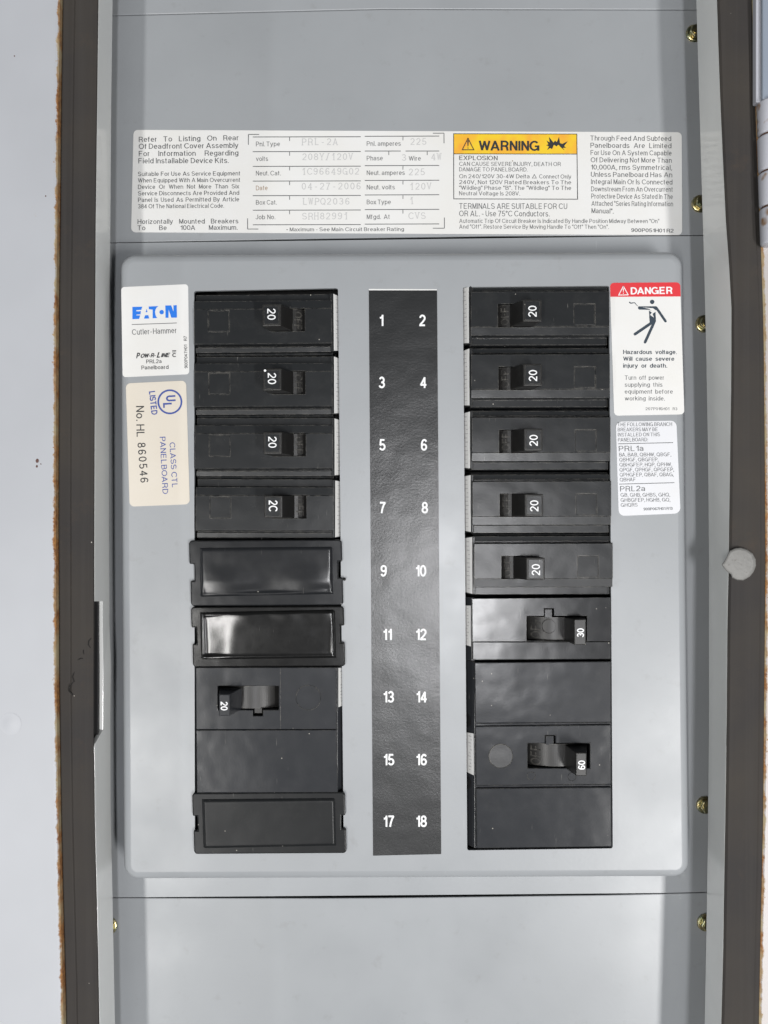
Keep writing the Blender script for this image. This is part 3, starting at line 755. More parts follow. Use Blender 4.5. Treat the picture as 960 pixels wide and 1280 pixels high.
# ---- stickers on the cover
zf = .1; zq = zf+.75
s1 = sticker('maker_sticker', df, [(151.6, 359), (235.3, 355.3), (236.7, 467.8), (153.5, 471.6)], zf, 4, MT['white'])
bm = NB(); Z = lambda l: [(158+x/13.71, 374+y/13.71) for x, y in l]
poly(bm, Z([(103, 132), (272, 128), (255, 182), (170, 188), (170, 208), (250, 206), (240, 260), (172, 264), (172, 278), (236, 278), (218, 338), (103, 342)]), zq)
poly(bm, Z([(346, 165), (330, 222), (362, 222)]), zq); poly(bm, Z([(322, 275), (375, 273), (390, 330), (300, 334)]), zq)
poly(bm, Z([(382, 125), (552, 118), (520, 140), (498, 180), (490, 215), (497, 260), (510, 300), (530, 322), (450, 328), (450, 178), (385, 172)]), zq)
poly(bm, Z(circ(604, 222, 38, 20)), zq)
poly(bm, Z([(668, 108), (768, 106), (806, 215), (806, 104), (862, 102), (866, 315), (770, 318), (722, 175), (722, 318), (670, 320)]), zq)
build('blue_logo', bm, MT['inkb'], s1, recalc=False)
bm = NB(); line(bm, (164.7, 405.7), (221, 403.7), .8, zq); text(bm, "Cutler-Hammer", (165, 415.2), (220.5, 412.8), 7, zq, bold=.004)
build('grey_lettering', bm, MT['inkg'], s1, recalc=False)
bm = NB()
text(bm, "P", (170, 444.6), (175.2, 444.3), 6.6, zq, bold=.05, shear=.3)
text(bm, "OW-R-", (175.8, 444.8), (194.6, 444), 5, zq, bold=.05, shear=.3)
text(bm, "L", (195.6, 443.6), (200, 443.5), 6.6, zq, bold=.05, shear=.3); text(bm, "INE", (200.8, 444.1), (213, 443.6), 5, zq, bold=.05, shear=.3)
text(bm, "C", (215.3, 444), (220, 443.8), 4.6, zq, bold=.05); line(bm, (215.3, 438.6), (220.2, 438.4), 1.1, zq); line(bm, (215.3, 440.2), (220.2, 440), .7, zq)
text(bm, "PRL2a", (182.8, 452), (202, 451.4), 4.8, zq, bold=.012); text(bm, "Panelboard", (176.8, 459.5), (210.6, 458.7), 5, zq, bold=.012)
text(bm, "900P047H01", (232.6, 460.3), (231.9, 431), 4, zq, bold=.015); text(bm, "R7", (231.7, 426), (231.6, 420), 4, zq, bold=.015)
build('black_lettering', bm, MT['inkk'], s1, recalc=False)

s2 = sticker('listing_sticker', df, [(157.3, 479.3), (232.7, 475.7), (237.3, 630.3), (162.2, 633.3)], zf, 6, MT['cream'])
bm = NB()
c0 = (212.3, 502.3)
o_, i_ = circ(*c0, 15.6, 40), circ(*c0, 13.4, 40)
for k in range(40): poly(bm, [o_[k], o_[(k+1) % 40], i_[(k+1) % 40], i_[k]], zq)
text(bm, "U", (213.4, 494.2), (213.8, 501.6), 11.5, zq, bold=.04); text(bm, "L", (209.3, 503.6), (209.6, 509.6), 10.5, zq, bold=.04)
text(bm, "LISTED", (190, 489), (193.3, 518.4), 7.4, zq, bold=.035)
text(bm, "CLASS CTL", (215.3, 553), (218.6, 609), 7, zq, bold=.006); text(bm, "PANELBOARD", (203.2, 546), (206.8, 617.5), 7, zq, bold=.006)
build('blue_lettering', bm, MT['inku'], s2, recalc=False)
bm = NB(); text(bm, "No. HL", (175, 507.5), (175.8, 546), 10, zq, bold=.006); text(bm, "860546", (176.6, 552), (180.8, 604.5), 10, zq, mono=True, bold=.01)
build('black_lettering', bm, MT['inkk'], s2, recalc=False)

s3 = sticker('danger_sticker', df, [(762.2, 353.6), (850, 353), (855.3, 518), (767.6, 519.6)], zf, 5, MT['white'])
bm = NB()
pts = rquad([W(762.3, 353.7, 0), W(849.9, 353.1, 0), W(850.8, 371, 0), W(762.8, 371.4, 0)], 5, 0)
pts = pts[:16]+[Vector(W(850.6, 370.8, 0)[:2]), Vector(W(762.9, 371.2, 0)[:2])]
f = face(bm, [Vector((p.x, p.y, zq-.12)) for p in pts]); f.normal_update()
if f.normal.z < 0: f.normal_flip()
build('red_band', bm, MT['inkr'], s3, recalc=False)
bm = NB()
text(bm, "DANGER", (788.3, 363.6), (840.6, 362.9), 8.6, zq+.05, bold=.035)
outline(bm, [(779.2, 357.6), (785.2, 368.6), (773.4, 368.8)], 1.0, zq+.05); poly(bm, [(778.5, 360.5), (779.9, 360.5), (779.5, 365), (778.9, 365)], zq+.08); poly(bm, circ(779.2, 366.4, .6, 8), zq+.08)
build('white_lettering', bm, MT['inkw'], s3, recalc=False)
bm = NB(); G = lambda l: [(780+x/13.71, 365+y/13.71) for x, y in l]
poly(bm, G(circ(483, 170, 38, 20)), zq)
poly(bm, G([(240, 262), (255, 246), (552, 244), (580, 275), (545, 315), (500, 278), (310, 262), (430, 288), (470, 320), (430, 305), (262, 302), (244, 290)]), zq)
poly(bm, G(capsule((552, 268), (712, 500), 42)), zq+.02)
poly(bm, G([(428, 318), (478, 352), (445, 392), (515, 440), (490, 375), (540, 340), (548, 500), (520, 565), (440, 525)]), zq+.01)
poly(bm, G(capsule((468, 532), (190, 722), 48)), zq+.03); poly(bm, G(capsule((512, 530), (362, 860), 46)), zq+.05)
wv = [(95, 178), (120, 192), (150, 186), (185, 184), (210, 215), (234, 242)]
for k, (a, b) in enumerate(zip(wv, wv[1:])): poly(bm, G(capsule(a, b, 20-3*k, 4)), zq+.01*k)
build('shock_pictogram', bm, MT['inkn'], s3, recalc=False)
bm = NB()
for s, x1, y in (("Hazardous voltage.", 846, 440), ("Will cause severe", 843, 448.4), ("injury or death.", 834, 457)): text(bm, s, (779, y), (x1, y), 5.2, zq, bold=.02, maxsx=1.1, gap=.6)
build('bold_lettering', bm, MT['inkn'], s3, recalc=False)
bm = NB()
for s, x1, y in (("Turn off power", 830, 472), ("supplying this", 828, 480.8), ("equipment before", 841, 489.4), ("working inside.", 831, 498)): text(bm, s, (781, y), (x1, y), 5.4, zq, maxsx=1.1, gap=.6)
text(bm, "207P016H01", (807, 511), (836.5, 511), 3.6, zq); text(bm, "R3", (841, 511), (846.5, 511), 3.6, zq)
build('grey_lettering', bm, MT['inkg'], s3, recalc=False)

s4 = sticker('breaker_list_sticker', df, [(769.5, 527), (845.3, 525.8), (850.5, 641.7), (773.3, 645)], zf, 7.5, paper('cool_white_label', (.70, .71, .74, 1), .3))
bm = NB()
for i, (s, x1) in enumerate((("THE FOLLOWING BRANCH", 840), ("BREAKERS MAY BE", 822), ("INSTALLED ON THIS", 825), ("PANELBOARD:", 810))): text(bm, s, (772+i*.2, 530.6+i*6.4), (x1, 530.2+i*6.4), 4.7, zq)
line(bm, (772.5, 554.8), (841.3, 553.3), .8, zq); line(bm, (774, 605.2), (843, 603.4), .8, zq)
text(bm, "PRL1a", (773.5, 560.8), (804.5, 560.3), 6.8, zq); text(bm, "PRL2a", (775.2, 611), (806.5, 610.5), 6.8, zq)
for i, (s, x1) in enumerate((("BA, BAB, QBHW, QBGF,", 839), ("QBHGF, QBGFEP,", 823), ("QBHGFEP, HQP, QPHW,", 840), ("QPGF, QPHGF, QPGFEP,", 842.5), ("QPHGFEP, QBAF, QBAG,", 842), ("QBHAF", 794.5))): text(bm, s, (774+i*.15, 568.4+i*6.25), (x1, 568+i*6.25), 4.7, zq)
for i, (s, x1) in enumerate((("GB, GHB, GHBS, GHQ,", 837.5), ("GHBGFEP, HGHB, GQ,", 837.8), ("GHQRS", 797))): text(bm, s, (775.8+i*.1, 618.7+i*6.3), (x1, 618.3+i*6.3), 4.7, zq)
text(bm, "900P067H01 R13", (804.5, 636.4), (840.7, 635.5), 3.4, zq, bold=.016)
build('lettering', bm, MT['inkg'], s4, recalc=False)

# ---- number strip
ns = NB(); prism(ns, [W(x, y, .1)[:2] for x, y in ((461, 363), (546.3, 363), (551.5, 1067.5), (466.3, 1069.5))], 0, .5)
ns = build('number_strip', ns, MT['vinyl'], df)
bm = NB(); prism(bm, [W(x, y, .1)[:2] for x, y in ((461, 361.2), (546, 361.6), (546.3, 364), (461.2, 364))], 0, .3); build('strip_backing', bm, MT['white'], ns)
ynum = [400.5, 478, 556, 634.5, 713.5, 793, 871, 949.5, 1026.5]
for i, y in enumerate(ynum):
    for j in (0, 1):
        s = str(2*i+1+j); cxn = (477, 477.3, 478, 478.6, 479.6, 484.5, 486, 486.3, 486.3)[i] if j == 0 else (528, 529, 530, 531, 526.3, 526.6, 527, 527, 527)[i]
        hw = 4.1 if len(s) == 1 else 9.6
        hw = word_mesh(s, .03)[2]*14*.94/2
        bm = NB(); text(bm, s, (cxn-hw, y), (cxn+hw, y), 14, zq, bold=.03); build('numeral', bm, MT['inkw'], ns, recalc=False)

# ================================================================== BREAKERS
def boolean(o, cutter_bm):
    me = bpy.data.meshes.new('cut'); bmesh.ops.recalc_face_normals(cutter_bm, faces=cutter_bm.faces)
    for v in cutter_bm.verts: v.co = v.co*S
    cutter_bm.to_mesh(me); cutter_bm.free()
    c = bpy.data.objects.new('cut', me); COL.objects.link(c)
    bev = [m for m in o.modifiers if m.type == 'BEVEL']
    for b in bev: b.show_viewport = False; b.show_render = False
    md = o.modifiers.new('bool', 'BOOLEAN'); md.operation = 'DIFFERENCE'; md.solver = 'EXACT'; md.object = c
    dg = bpy.context.evaluated_depsgraph_get()
    bpy.context.view_layer.update(); dg.update()
    nm = bpy.data.meshes.new_from_object(o.evaluated_get(dg))
    o.modifiers.remove(md); o.data = nm; bpy.data.objects.remove(c)
    for b in bev: b.show_viewport = True; b.show_render = True
def rootloc_obj(o): return Vector((0, 0, 0))

ZFACE = 5.0
def cyl_y(bm, cx, cz, r, y0, y1, n=28, mi=0):
    a = [bm.verts.new((cx+r*math.cos(2*math.pi*k/n), y0, cz+r*math.sin(2*math.pi*k/n))) for k in range(n)]
    b = [bm.verts.new((cx+r*math.cos(2*math.pi*k/n), y1, cz+r*math.sin(2*math.pi*k/n))) for k in range(n)]
    for k in range(n): bm.faces.new([a[k], a[(k+1) % n], b[(k+1) % n], b[k]])
    bm.faces.new(a); bm.faces.new(b[::-1])
def shoulder_label(parent, x0, z0, x1, z1, y0, y1, mi, marks=7, off=(0, 0, 0)):
    """white sticker with small print on the sloped inner end, local coordinates"""
    pass

def extr_x(bm, prof, x0, x1):
    a = [bm.verts.new((x0, y, z)) for y, z in prof]; b = [bm.verts.new((x1, y, z)) for y, z in prof]
    n = len(prof)
    for i in range(n): bm.faces.new([a[i], a[(i+1) % n], b[(i+1) % n], b[i]])
    bm.faces.new(a[::-1]); bm.faces.new(b)
def slope_pt(x0, z0, x1, z1, t, y, lift=0):
    d = Vector((x1-x0, 0, z1-z0)); n = Vector((-(z1-z0), 0, x1-x0)).normalized()
    if n.z < 0: n = -n
    return Vector((x0, y, z0))+d*t+n*lift
def single_pole(root, digits='20'):
    # origin = middle of the inner end of the raised face, z = plate level; handle leans to -x
    bm = NB()
    extr_x(bm, [(38.6, -60), (38.6, -13), (37.4, -8), (28.6, -8), (28.2, -2), (27.2, 3.0), (17.2, 3.6), (16.6, ZFACE), (-26.4, ZFACE), (-27.4, 3.6), (-27.8, -9), (-29.4, -9), (-29.8, -4), (-35.6, -4.6), (-36.4, -12), (-38.4, -13), (-38.4, -60)], -171.5, 0)
    body = build('case', bm, MT['black'], root, bevel=.8, segs=2, local=True)
    c = NB(); box(c, -75, -33.6, -11.6, 17.4, -40, 40); boolean(body, c)
    c = NB(); box(c, -154, -127.5, -11.6, 15.4, ZFACE-1.1, 40); boolean(body, c)
    for p in body.data.polygons: p.use_smooth = False
    bm = NB(); box(bm, -153.2, -128.2, -10.8, 14.6, ZFACE-3, ZFACE-.7); build('blank_window', bm, MT['black'], root, bevel=.4, local=True)
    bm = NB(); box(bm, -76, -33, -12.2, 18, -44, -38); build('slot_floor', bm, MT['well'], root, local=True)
    # sloped inner end
    bm = NB(); hull8(bm, [Vector(p) for p in ((-2, -36, -17), (14, -36, -17), (14, 37, -17), (-2, 37, -17))],
                     [Vector(p) for p in ((-2, -36, 0), (1.5, -36, 0), (1.5, 37, 0), (-2, 37, 0))])
    build('end_shoulder', bm, MT['black'], root, bevel=1, local=True)
    sl = (1.5, 0, 14, -17); bm = NB()
    hull8(bm, [slope_pt(*sl, .02, -35, .15), slope_pt(*sl, .93, -33, .15), slope_pt(*sl, .93, 34, .15), slope_pt(*sl, .02, 36, .15)],
              [slope_pt(*sl, .02, -35, .7), slope_pt(*sl, .93, -33, .7), slope_pt(*sl, .93, 34, .7), slope_pt(*sl, .02, 36, .7)])
    el = build('end_label', bm, MT['white'], root, bevel=.3, local=True)
    bm = NB(); rnd = random.Random(3)
    for k in range(12):
        y = 30-k*5.3; a = rnd.uniform(.15, .3); b = a+rnd.uniform(.12, .3); h = rnd.uniform(.5, 1.3)
        face(bm, [slope_pt(*sl, a, y, .9), slope_pt(*sl, b, y, .9), slope_pt(*sl, b, y-h, .9), slope_pt(*sl, a, y-h, .9)])
    build('fine_print', bm, MT['inkf'], el, local=True)
    # rotor and handle
    bm = NB(); cyl_y(bm, -50, -23, 24.5, -11, 16.8); rt = build('rotor', bm, MT['handle'], root, smooth=False, local=True)
    bm = NB()
    text(bm, 'OFF', (-42.3, 13.6), (-42.3, -7.6), 9.5, 0, T=1, bold=.015)
    g = list(bm.faces); r_ = bmesh.ops.extrude_face_region(bm, geom=g)
    for v in [e for e in r_['geom'] if isinstance(e, bmesh.types.BMVert)]: v.co.z += 1.3
    for v in bm.verts:
        dx = v.co.x+50; v.co.z += -23+math.sqrt(max(24.5**2-dx*dx, 1))-.4
    build('off_mark', bm, MT['handle'], rt, local=True)
    bm = NB()
    hull8(bm, [Vector(p) for p in ((-77, -11.2, -2), (-47.5, -11.2, -2), (-47.5, 17, -2), (-77, 17, -2))],
              [Vector(p) for p in ((-83, -10.6, 31.4), (-60.6, -10.6, 32.4), (-60.6, 16.4, 32.4), (-83, 16.4, 31.4))])
    h = build('handle', bm, MT['handle'], root, bevel=1.3, segs=3, local=True)
    bm = NB(); box(bm, -80.6, -62.8, -8.4, 14.2, 31, 32.7); build('handle_pad', bm, MT['black'], h, bevel=.4, local=True)
    bm = NB(); text(bm, digits, (-71.6, 10.7), (-71.6, -2.9), 10.2, 33.1, T=1, bold=.014); build('rating', bm, MT['inkw'], h, local=True, recalc=False)
    return root
grp = 'single twenty amp breakers'
rowsL = [(414.8, 402.2), (415.4, 481), (416, 558.7), (416.8, 636.6)]
rowsR = [(588.6, 391.6), (589.2, 470), (590, 549), (590.8, 628.8), (592.8, 706.6)]
labL = ['black single breaker rated 20 left of number 1, top of the left column', 'black single breaker rated 20 left of number 3, white spot on its handle corner',
        'black single breaker rated 20 left of number 5 on the strip', 'black single breaker left of number 7, its 20 worn to 2C']
labR = ['black single breaker rated 20 right of number 2, top of the right column', 'black breaker rated 20, right of number 4 and beside the DANGER sticker lower text', 'black breaker rated 20 right of number 6, beside the sticker headed THE FOLLOWING BRANCH',
        'black single breaker rated 20 right of number 8 with a pale sheen', 'black single breaker rated 20 right of number 10, scratched shiny inner end']
proto = thing('circuit_breaker', (0, 0, 0), labL[0], 'circuit breaker', grp); single_pole(proto)
def copy_tree(o, parent=None):
    c = o.copy(); COL.objects.link(c); c.parent = parent
    for ch in o.children: copy_tree(ch, c)
    return c
brk = [proto]
for i in range(8): brk.append(copy_tree(proto))
k1 = (D-ZFACE)/D
for i, (x, y) in enumerate(rowsL):
    b = brk[i]; p = W(x, y, ZFACE); b.location = Vector((p.x, p.y, 0))*S; b['label'] = labL[i]; b.rotation_euler = (0, 0, math.radians((.5, .2, .1, -.1)[i]))
for i, (x, y) in enumerate(rowsR):
    b = brk[4+i]; p = W(x, y, ZFACE); b.location = Vector((p.x, p.y, 0))*S; b['label'] = labR[i]; b.rotation_euler = (0, 0, math.pi+math.radians(.15))
    b.scale = (1.005, 1, 1)
def child(o, nm):
    for c in o.children:
        if c.name.split('.')[0] == nm: return c
        r = child(c, nm)
        if r: return r
r3 = child(brk[3], 'rating'); bm = NB(); text(bm, '2C', (-71.6, 10.7), (-71.6, -2.9), 10.6, 33.1, T=1, bold=.022)
for v in bm.verts: v.co *= S
me = bpy.data.meshes.new('rating'); bm.to_mesh(me); bm.free(); me.materials.append(MT['inkw']); r3.data = me
# white fleck of paint on the handle corner of breaker 3
h3 = child(brk[1], 'handle'); bm = NB(); prism(bm, circ(-80, 13.6, 1.5, 10), 32.2, 32.9); f_ = build('paint_fleck', bm, MT['inkw'], h3, local=True); f_.parent = h3

# ---- unique breakers, photo coordinates
def flatcase(bm, q, z0, z1): prism(bm, [W(x, y, z1)[:2] for x, y in q], z0, z1)
def notch_cut(x0, x1, y0, y1, tx0, tx1, ty):
    """slot with a small tab notch, photo coordinates"""
    c = NB()
    if ty > y1: pts = [(x0, y0), (x1, y0), (x1, y1), (tx1, y1), (tx1, ty), (tx0, ty), (tx0, y1), (x0, y1)]
    else: pts = [(x0, y0), (tx0, y0), (tx0, ty), (tx1, ty), (tx1, y0), (x1, y0), (x1, y1), (x0, y1)]
    prism(c, [W(x, y, ZFACE)[:2] for x, y in pts], -30, 40); return c
def boolW(o, c, root):
    boolean(o, c)
def big_handle(root, face_px, zt, base_px, digits, ta, tb, mat):
    bm = NB()
    hull8(bm, [W(x, y, -4) for x, y in base_px], [W(x, y, zt) for x, y in face_px])
    h = build('handle', bm, mat, root, bevel=1.1, segs=3)
    bm = NB(); text(bm, digits, ta, tb, 8.6, zt+.6, bold=.03); build('rating', bm, MT['inkw'], h, recalc=False)
def rotor_px(root, x0, x1, y0, y1, ztop, mat, txt, ta, tb, r=44):
    c = W((x0+x1)/2, (y0+y1)/2, ZFACE); ya = W(0, y0, ZFACE).y; yb = W(0, y1, ZFACE).y
    bm = NB(); cyl_y(bm, c.x, ztop-r, r, yb+1, ya-1, 160); rt = build('rotor', bm, mat, root)
    if txt:
        bm = NB(); text(bm, txt, ta, tb, 12, 0, bold=.01)
        g = list(bm.faces); e = bmesh.ops.extrude_face_region(bm, geom=g)
        for v in [q for q in e['geom'] if isinstance(q, bmesh.types.BMVert)]: v.co.z += 1.2
        for v in bm.verts: v.co.z += ztop-r+math.sqrt(max(r*r-(v.co.x-c.x)**2, 1))-.4
        build('off_mark', bm, mat, rt)
def end_strip(root, side, xe, y0, y1, labels, holes):
    """sloped inner end of a breaker in photo px: xe = photo x of the face edge, side +1: strip lies to the right"""
    bm = NB(); a0 = W(xe-side*2, y0, 0); a1 = W(xe-side*2, y1, 0)
    top = [a0, a0+Vector((side*3.5, 0, 0)), a1+Vector((side*3.5, 0, 0)), a1]
    bot = [p+Vector((side*(12.5 if i in (1, 2) else 0), 0, -17)) for i, p in enumerate(top)]
    sh = hull8(bm, bot, top); build('end_shoulder', bm, MT['grey'], root, bevel=.6)
    def pt(t, y, lift): 
        p = W(xe, y, 0); x0 = p.x+side*1.5
        n = Vector((side*17, 0, 12.5)).normalized()
        return Vector((x0+side*12.5*t, p.y, -17*t))+n*lift
    for ya, yb, mt in labels:
        bm = NB(); hull8(bm, [pt(.04, ya, .2), pt(.9, ya+1.5, .2), pt(.9, yb-1.5, .2), pt(.04, yb, .2)], [pt(.04, ya, .8), pt(.9, ya+1.5, .8), pt(.9, yb-1.5, .8), pt(.04, yb, .8)])
        el = build('end_label', bm, mt, root)
        bm = NB(); y = ya+4
        while y < yb-4:
            h = random.uniform(.6, 1.4); a = random.uniform(.15, .3); b = a+random.uniform(.12, .25)
            face(bm, [pt(a, y, 1.), pt(b, y, 1.), pt(b, y+h, 1.), pt(a, y+h, 1.)]); y += 4.2
        build('fine_print', bm, MT['inkf'], el)
    for yh in holes:
        bm = NB(); c = pt(.62, yh, .9); r = 8.5; n = 16; dd = (pt(1, yh, .9)-pt(0, yh, .9)).normalized()
        f = bm.faces.new([bm.verts.new(c+dd*r*.9*math.cos(2*math.pi*k/n)+Vector((0, 1, 0))*r*math.sin(2*math.pi*k/n)) for k in range(n)])
        build('screw_hole', bm, MT['well'], root)

# two-pole 20, left column rows 13/15
b2 = thing('double_circuit_breaker', W(333, 912, 0), 'wide charcoal breaker rated 20 with side pushed handle, left of numbers 13 and 15', 'circuit breaker')
bm = NB(); flatcase(bm, [(244.5, 834.5), (420.3, 834.3), (420.8, 911.6), (245.2, 912)], -60, ZFACE); cs = build('case', bm, MT['grey'], b2, bevel=.9)
boolW(cs, notch_cut(272.3, 348.5, 857.5, 887.5, 316, 328.5, 895), b2)
bm = NB(); flatcase(bm, [(245.2, 912.8), (420.8, 912.4), (422.3, 991), (246, 991)], -60, ZFACE-.3); build('case', bm, MT['grey'], b2, bevel=.9)
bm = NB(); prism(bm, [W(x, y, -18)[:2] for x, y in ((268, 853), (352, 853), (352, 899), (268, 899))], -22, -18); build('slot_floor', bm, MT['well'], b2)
rotor_px(b2, 270, 351, 857.5, 887.5, 0.5, MT['handle'], None, None, None, 60)
bm = NB(); prism(bm, [W(x, y, ZFACE)[:2] for x, y in ((317, 886), (327, 886), (327, 893), (317, 893))], -14, -1); build('trip_tab', bm, MT['handle'], b2, bevel=.5)
big_handle(b2, [(273.6, 868), (287, 868), (287, 895), (273.6, 895)], 38, [(275, 859), (303, 859), (303, 887), (275, 887)], '20', (280.2, 877), (280.2, 888), MT['grey'])
def ringmark(root, cx, cy, r, z, wd=.8, mat=None, fill=False):
    bm = NB(); n = 28
    a = [W(x, y, z) for x, y in circ(cx, cy, r, n)]; b = [W(x, y, z) for x, y in circ(cx, cy, r-wd, n)]
    for k in range(n):
        p, q = a[k], a[(k+1) % n]; s, t_ = b[(k+1) % n], b[k]
        lift = Vector((0, 0, .5)); m1 = (p+t_)/2+lift; m2 = (q+s)/2+lift
        bm.faces.new([bm.verts.new(v) for v in (p, q, m2, m1)]); bm.faces.new([bm.verts.new(v) for v in (m1, m2, s, t_)])
    if fill: bm.faces.new([bm.verts.new(v+Vector((0, 0, .15))) for v in b])
    build('ejector_mark', bm, mat or MT['grey'], root)
ringmark(b2, 385.5, 872, 16, ZFACE)
bm = NB(); flatcase(bm, [(350, 835.5), (350.9, 835.5), (351.1, 911), (350.2, 911)], 4, ZFACE+.35); build('mould_line', bm, MT['grey'], b2)
end_strip(b2, 1, 420.8, 834, 991, [(835, 884, MT['white'])], [905, 981])

# right column 30, row 12
b3 = thing('circuit_breaker', W(677, 786, 0), 'charcoal breaker rated 30 with side pushed handle, right of number 12', 'circuit breaker')
bm = NB(); flatcase(bm, [(590.3, 748.5), (763.6, 746.8), (763.8, 801.6), (590.6, 802)], -60, ZFACE); cs = build('case', bm, MT['satin'], b3, bevel=.9)
boolW(cs, notch_cut(658.3, 733.6, 770, 801, 680, 692.5, 760.5), b3)
bm = NB(); flatcase(bm, [(590.6, 802.4), (763.8, 802), (763.8, 824), (590.8, 825.3)], -60, ZFACE-.8); build('case_lip', bm, MT['satin'], b3, bevel=.9)
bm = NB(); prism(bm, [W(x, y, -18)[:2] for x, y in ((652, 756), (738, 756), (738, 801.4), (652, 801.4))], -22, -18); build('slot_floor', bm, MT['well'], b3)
rotor_px(b3, 655, 737, 771, 801, 1.5, MT['handle'], 'OFF', (670, 798), (670, 774), 60)
bm = NB(); prism(bm, [W(x, y, ZFACE)[:2] for x, y in ((681.5, 762), (691, 762), (691, 773), (681.5, 773))], -14, 1); build('trip_tab', bm, MT['satin'], b3, bevel=.5)
big_handle(b3, [(718, 774.3), (732.5, 773.8), (732.5, 806), (718, 806)], 34, [(704, 771), (731, 771), (731, 800.5), (704, 800.5)], '30', (725.6, 796.5), (725.6, 785.3), MT['handle'])
ringmark(b3, 686, 783, 9, 1.2, .7)
end_strip(b3, -1, 591, 747, 826, [(757, 808, MT['white'])], [])

# right column three-pole 60, rows 14 16 18
b4 = thing('triple_circuit_breaker', W(678, 943, 0), 'tall charcoal three section breaker rated 60, right of numbers 14, 16 and 18', 'circuit breaker')
for i, q in enumerate(([(593.2, 828.3), (763.8, 826.8), (764, 903), (594, 904.2)], [(594, 908), (764, 906), (764.3, 980.5), (595, 982)], [(595, 985.6), (764.3, 984), (764.8, 1058.5), (596, 1060.5)])):
    bm = NB(); flatcase(bm, q, -60, ZFACE); cs = build('case', bm, MT['grey'], b4, bevel=1.1)
    if i == 1: boolW(cs, notch_cut(659.7, 737.5, 929.3, 960.3, 681.5, 694.5, 919.3), b4)
bm = NB()
for y0, y1 in ((903.5, 907.8), (981, 985.5)): flatcase(bm, [(594, y0+.8), (764, y0-.6), (764, y1-.6), (594, y1+.8)], -60, 1.5)
build('joint_strip', bm, MT['grey'], b4, bevel=.6)
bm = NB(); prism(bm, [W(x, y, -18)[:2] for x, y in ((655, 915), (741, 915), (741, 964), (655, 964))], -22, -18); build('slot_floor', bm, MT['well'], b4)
rotor_px(b4, 656, 740, 930, 960, 1.5, MT['handle'], 'OFF', (670, 957), (670, 933), 60)
bm = NB(); prism(bm, [W(x, y, ZFACE)[:2] for x, y in ((683, 921), (693, 921), (693, 932), (683, 932))], -14, .5); build('trip_tab', bm, MT['grey'], b4, bevel=.5)
big_handle(b4, [(720.2, 941), (733.2, 941), (733.2, 970), (720.2, 970)], 38, [(705, 930), (733, 930), (733, 959.5), (705, 959.5)], '60', (727, 962), (727, 950.5), MT['handle'])
ringmark(b4, 626, 945, 15.5, ZFACE, 1, plastic('scuffed_mark_plastic', (.042, .043, .045, 1), .28, 1.5, .8, .9, .3), True); ringmark(b4, 664, 970, 5.5, ZFACE); ringmark(b4, 715, 971, 5.5, ZFACE)
end_strip(b4, -1, 594.5, 827, 1060, [(917, 969, MT['white'])], [903, 981])

# thin black liner seen along the openings, under the breakers
# (bus cover of the cabinet interior)
bm = NB()
for q in ([(230, 350), (440, 350), (445, 1075), (232, 1075)], [(565, 350), (775, 350), (778, 1070), (570, 1070)]):
    flatcase(bm, q, -80, -58)
build('bus_cover', bm, MT['well'], cab)

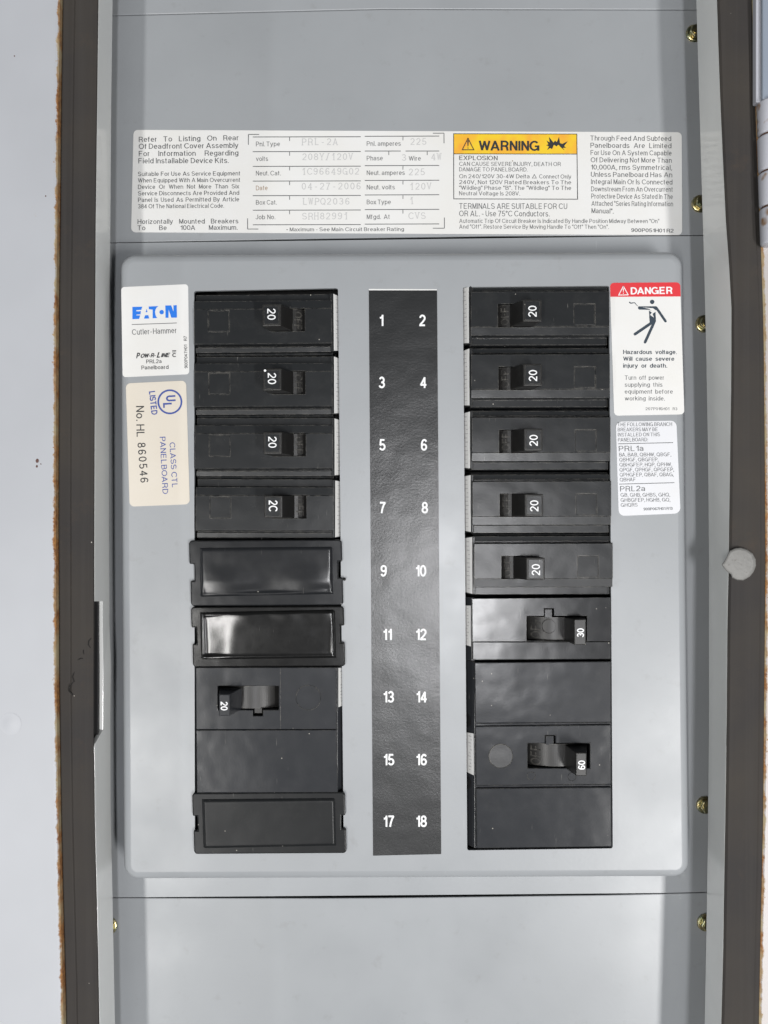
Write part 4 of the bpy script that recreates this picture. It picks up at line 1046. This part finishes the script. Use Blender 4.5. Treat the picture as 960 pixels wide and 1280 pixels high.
# ---- filler plates
def filler(label, x0, x1, y0, y1, inner, notchL, notchR, mat, zt, dome, mats=None, rim=1.5):
    r = thing('filler_plate', W((x0+x1)/2, (y0+y1)/2, 0), label, 'filler plate', 'black filler plates over unused breaker spaces')
    bm = NB(); nl, nr = notchL, notchR; d = 5.6
    pts = [(x0+2.5, y0+1.2), (x1-4, y0), (x1-1.2, y0+2.5), (x1-.6, nr[0]), (x1-d, nr[0]), (x1-d, nr[1]), (x1, nr[1]), (x1+.6, y1-3), (x1-2, y1-.6), (x0+5, y1+.6), (x0+2.6, y1-2.5), (x0+2, nl[1]), (x0+2+d, nl[1]), (x0+d+1, nl[0]), (x0+.8, nl[0]), (x0, y0+4)]
    prism(bm, [W(x, y, 5)[:2] for x, y in pts], -.4, 6)
    build('flange', bm, mat, r, bevel=1.6, segs=3)
    bm = NB(); nx, ny = 60, 26
    q = [W(x, y, zt) for x, y in inner]
    # raised centre as a finely divided, slightly warped skin with rounded rim
    vv = []
    for j in range(ny+1):
        row = []
        for i in range(nx+1):
            u, v_ = i/nx, j/ny
            a = lerp(q[0], q[1], u); b = lerp(q[3], q[2], u); p = lerp(a, b, v_)
            W_ = (q[1]-q[0]).length; H_ = (q[3]-q[0]).length
            e = min(u*W_, (1-u)*W_, v_*H_, (1-v_)*H_)
            rr = 3.5
            z = zt-rr+math.sqrt(max(0, rr*rr-max(0, rr-e)**2)) if e < rr else zt
            if e >= rr*.6: z += dome(u, v_)*min(1, (e-rr*.6)/4)
            if e <= 0: z = 5
            row.append(bm.verts.new((p.x, p.y, z)))
        vv.append(row)
    for j in range(ny):
        for i in range(nx): bm.faces.new([vv[j][i], vv[j][i+1], vv[j+1][i+1], vv[j+1][i]])
    build('raised_centre', bm, mat, r, smooth=True)
    return r
sm = lambda x: max(0, min(1, x))**2*(3-2*max(0, min(1, x)))
def d9(u, v): return -1.6*sm((v-.68)/.32)+.9*math.sin(u*9.4)*sm((v-.3)/.5)
def d11(u, v): return -2.7*sm(1-u/(.30-.06*v))-1.2*v+.35*math.sin(u*22)*sm(1-v*2.5)
def d17(u, v): return -.5*math.sin(u*math.pi)*math.sin(v*math.pi)
filler('satin black filler plate left of number 9 with soft streaky reflections', 236, 428.5, 674.5, 757, [(248.5, 684), (416.5, 682.5), (417.5, 743.5), (249, 747)], (705, 726), (702, 722), MT['satin'], 8, d9)
filler('glossiest black filler plate, left of number 11, with bright reflection at its left end', 238.5, 431, 757.5, 833.5, [(248.5, 765.5), (419, 762), (420.5, 823.5), (250, 825.5)], (784.5, 805), (782, 803), MT['gloss'], 11, d11)
filler('dull black filler plate left of number 17 at the foot of the left column', 240, 432.5, 990, 1067, [(251, 999), (419.5, 997.5), (421, 1058.5), (253, 1062)], (1020, 1038), (1019, 1036), plastic('dull_filler_plastic', (.013, .014, .015, 1), .30, 1., .3, .5, .16), 8.5, d17)

bpy.context.view_layer.update()
disc('plastic_burr', 430.5, 724, 2.0, 5, 2, MT['handle'], bpy.data.objects['filler_plate'], 10, 3)
print('objects', len(bpy.data.objects), 'tris', sum(len(o.data.polygons) for o in bpy.data.objects if o.type == 'MESH'))
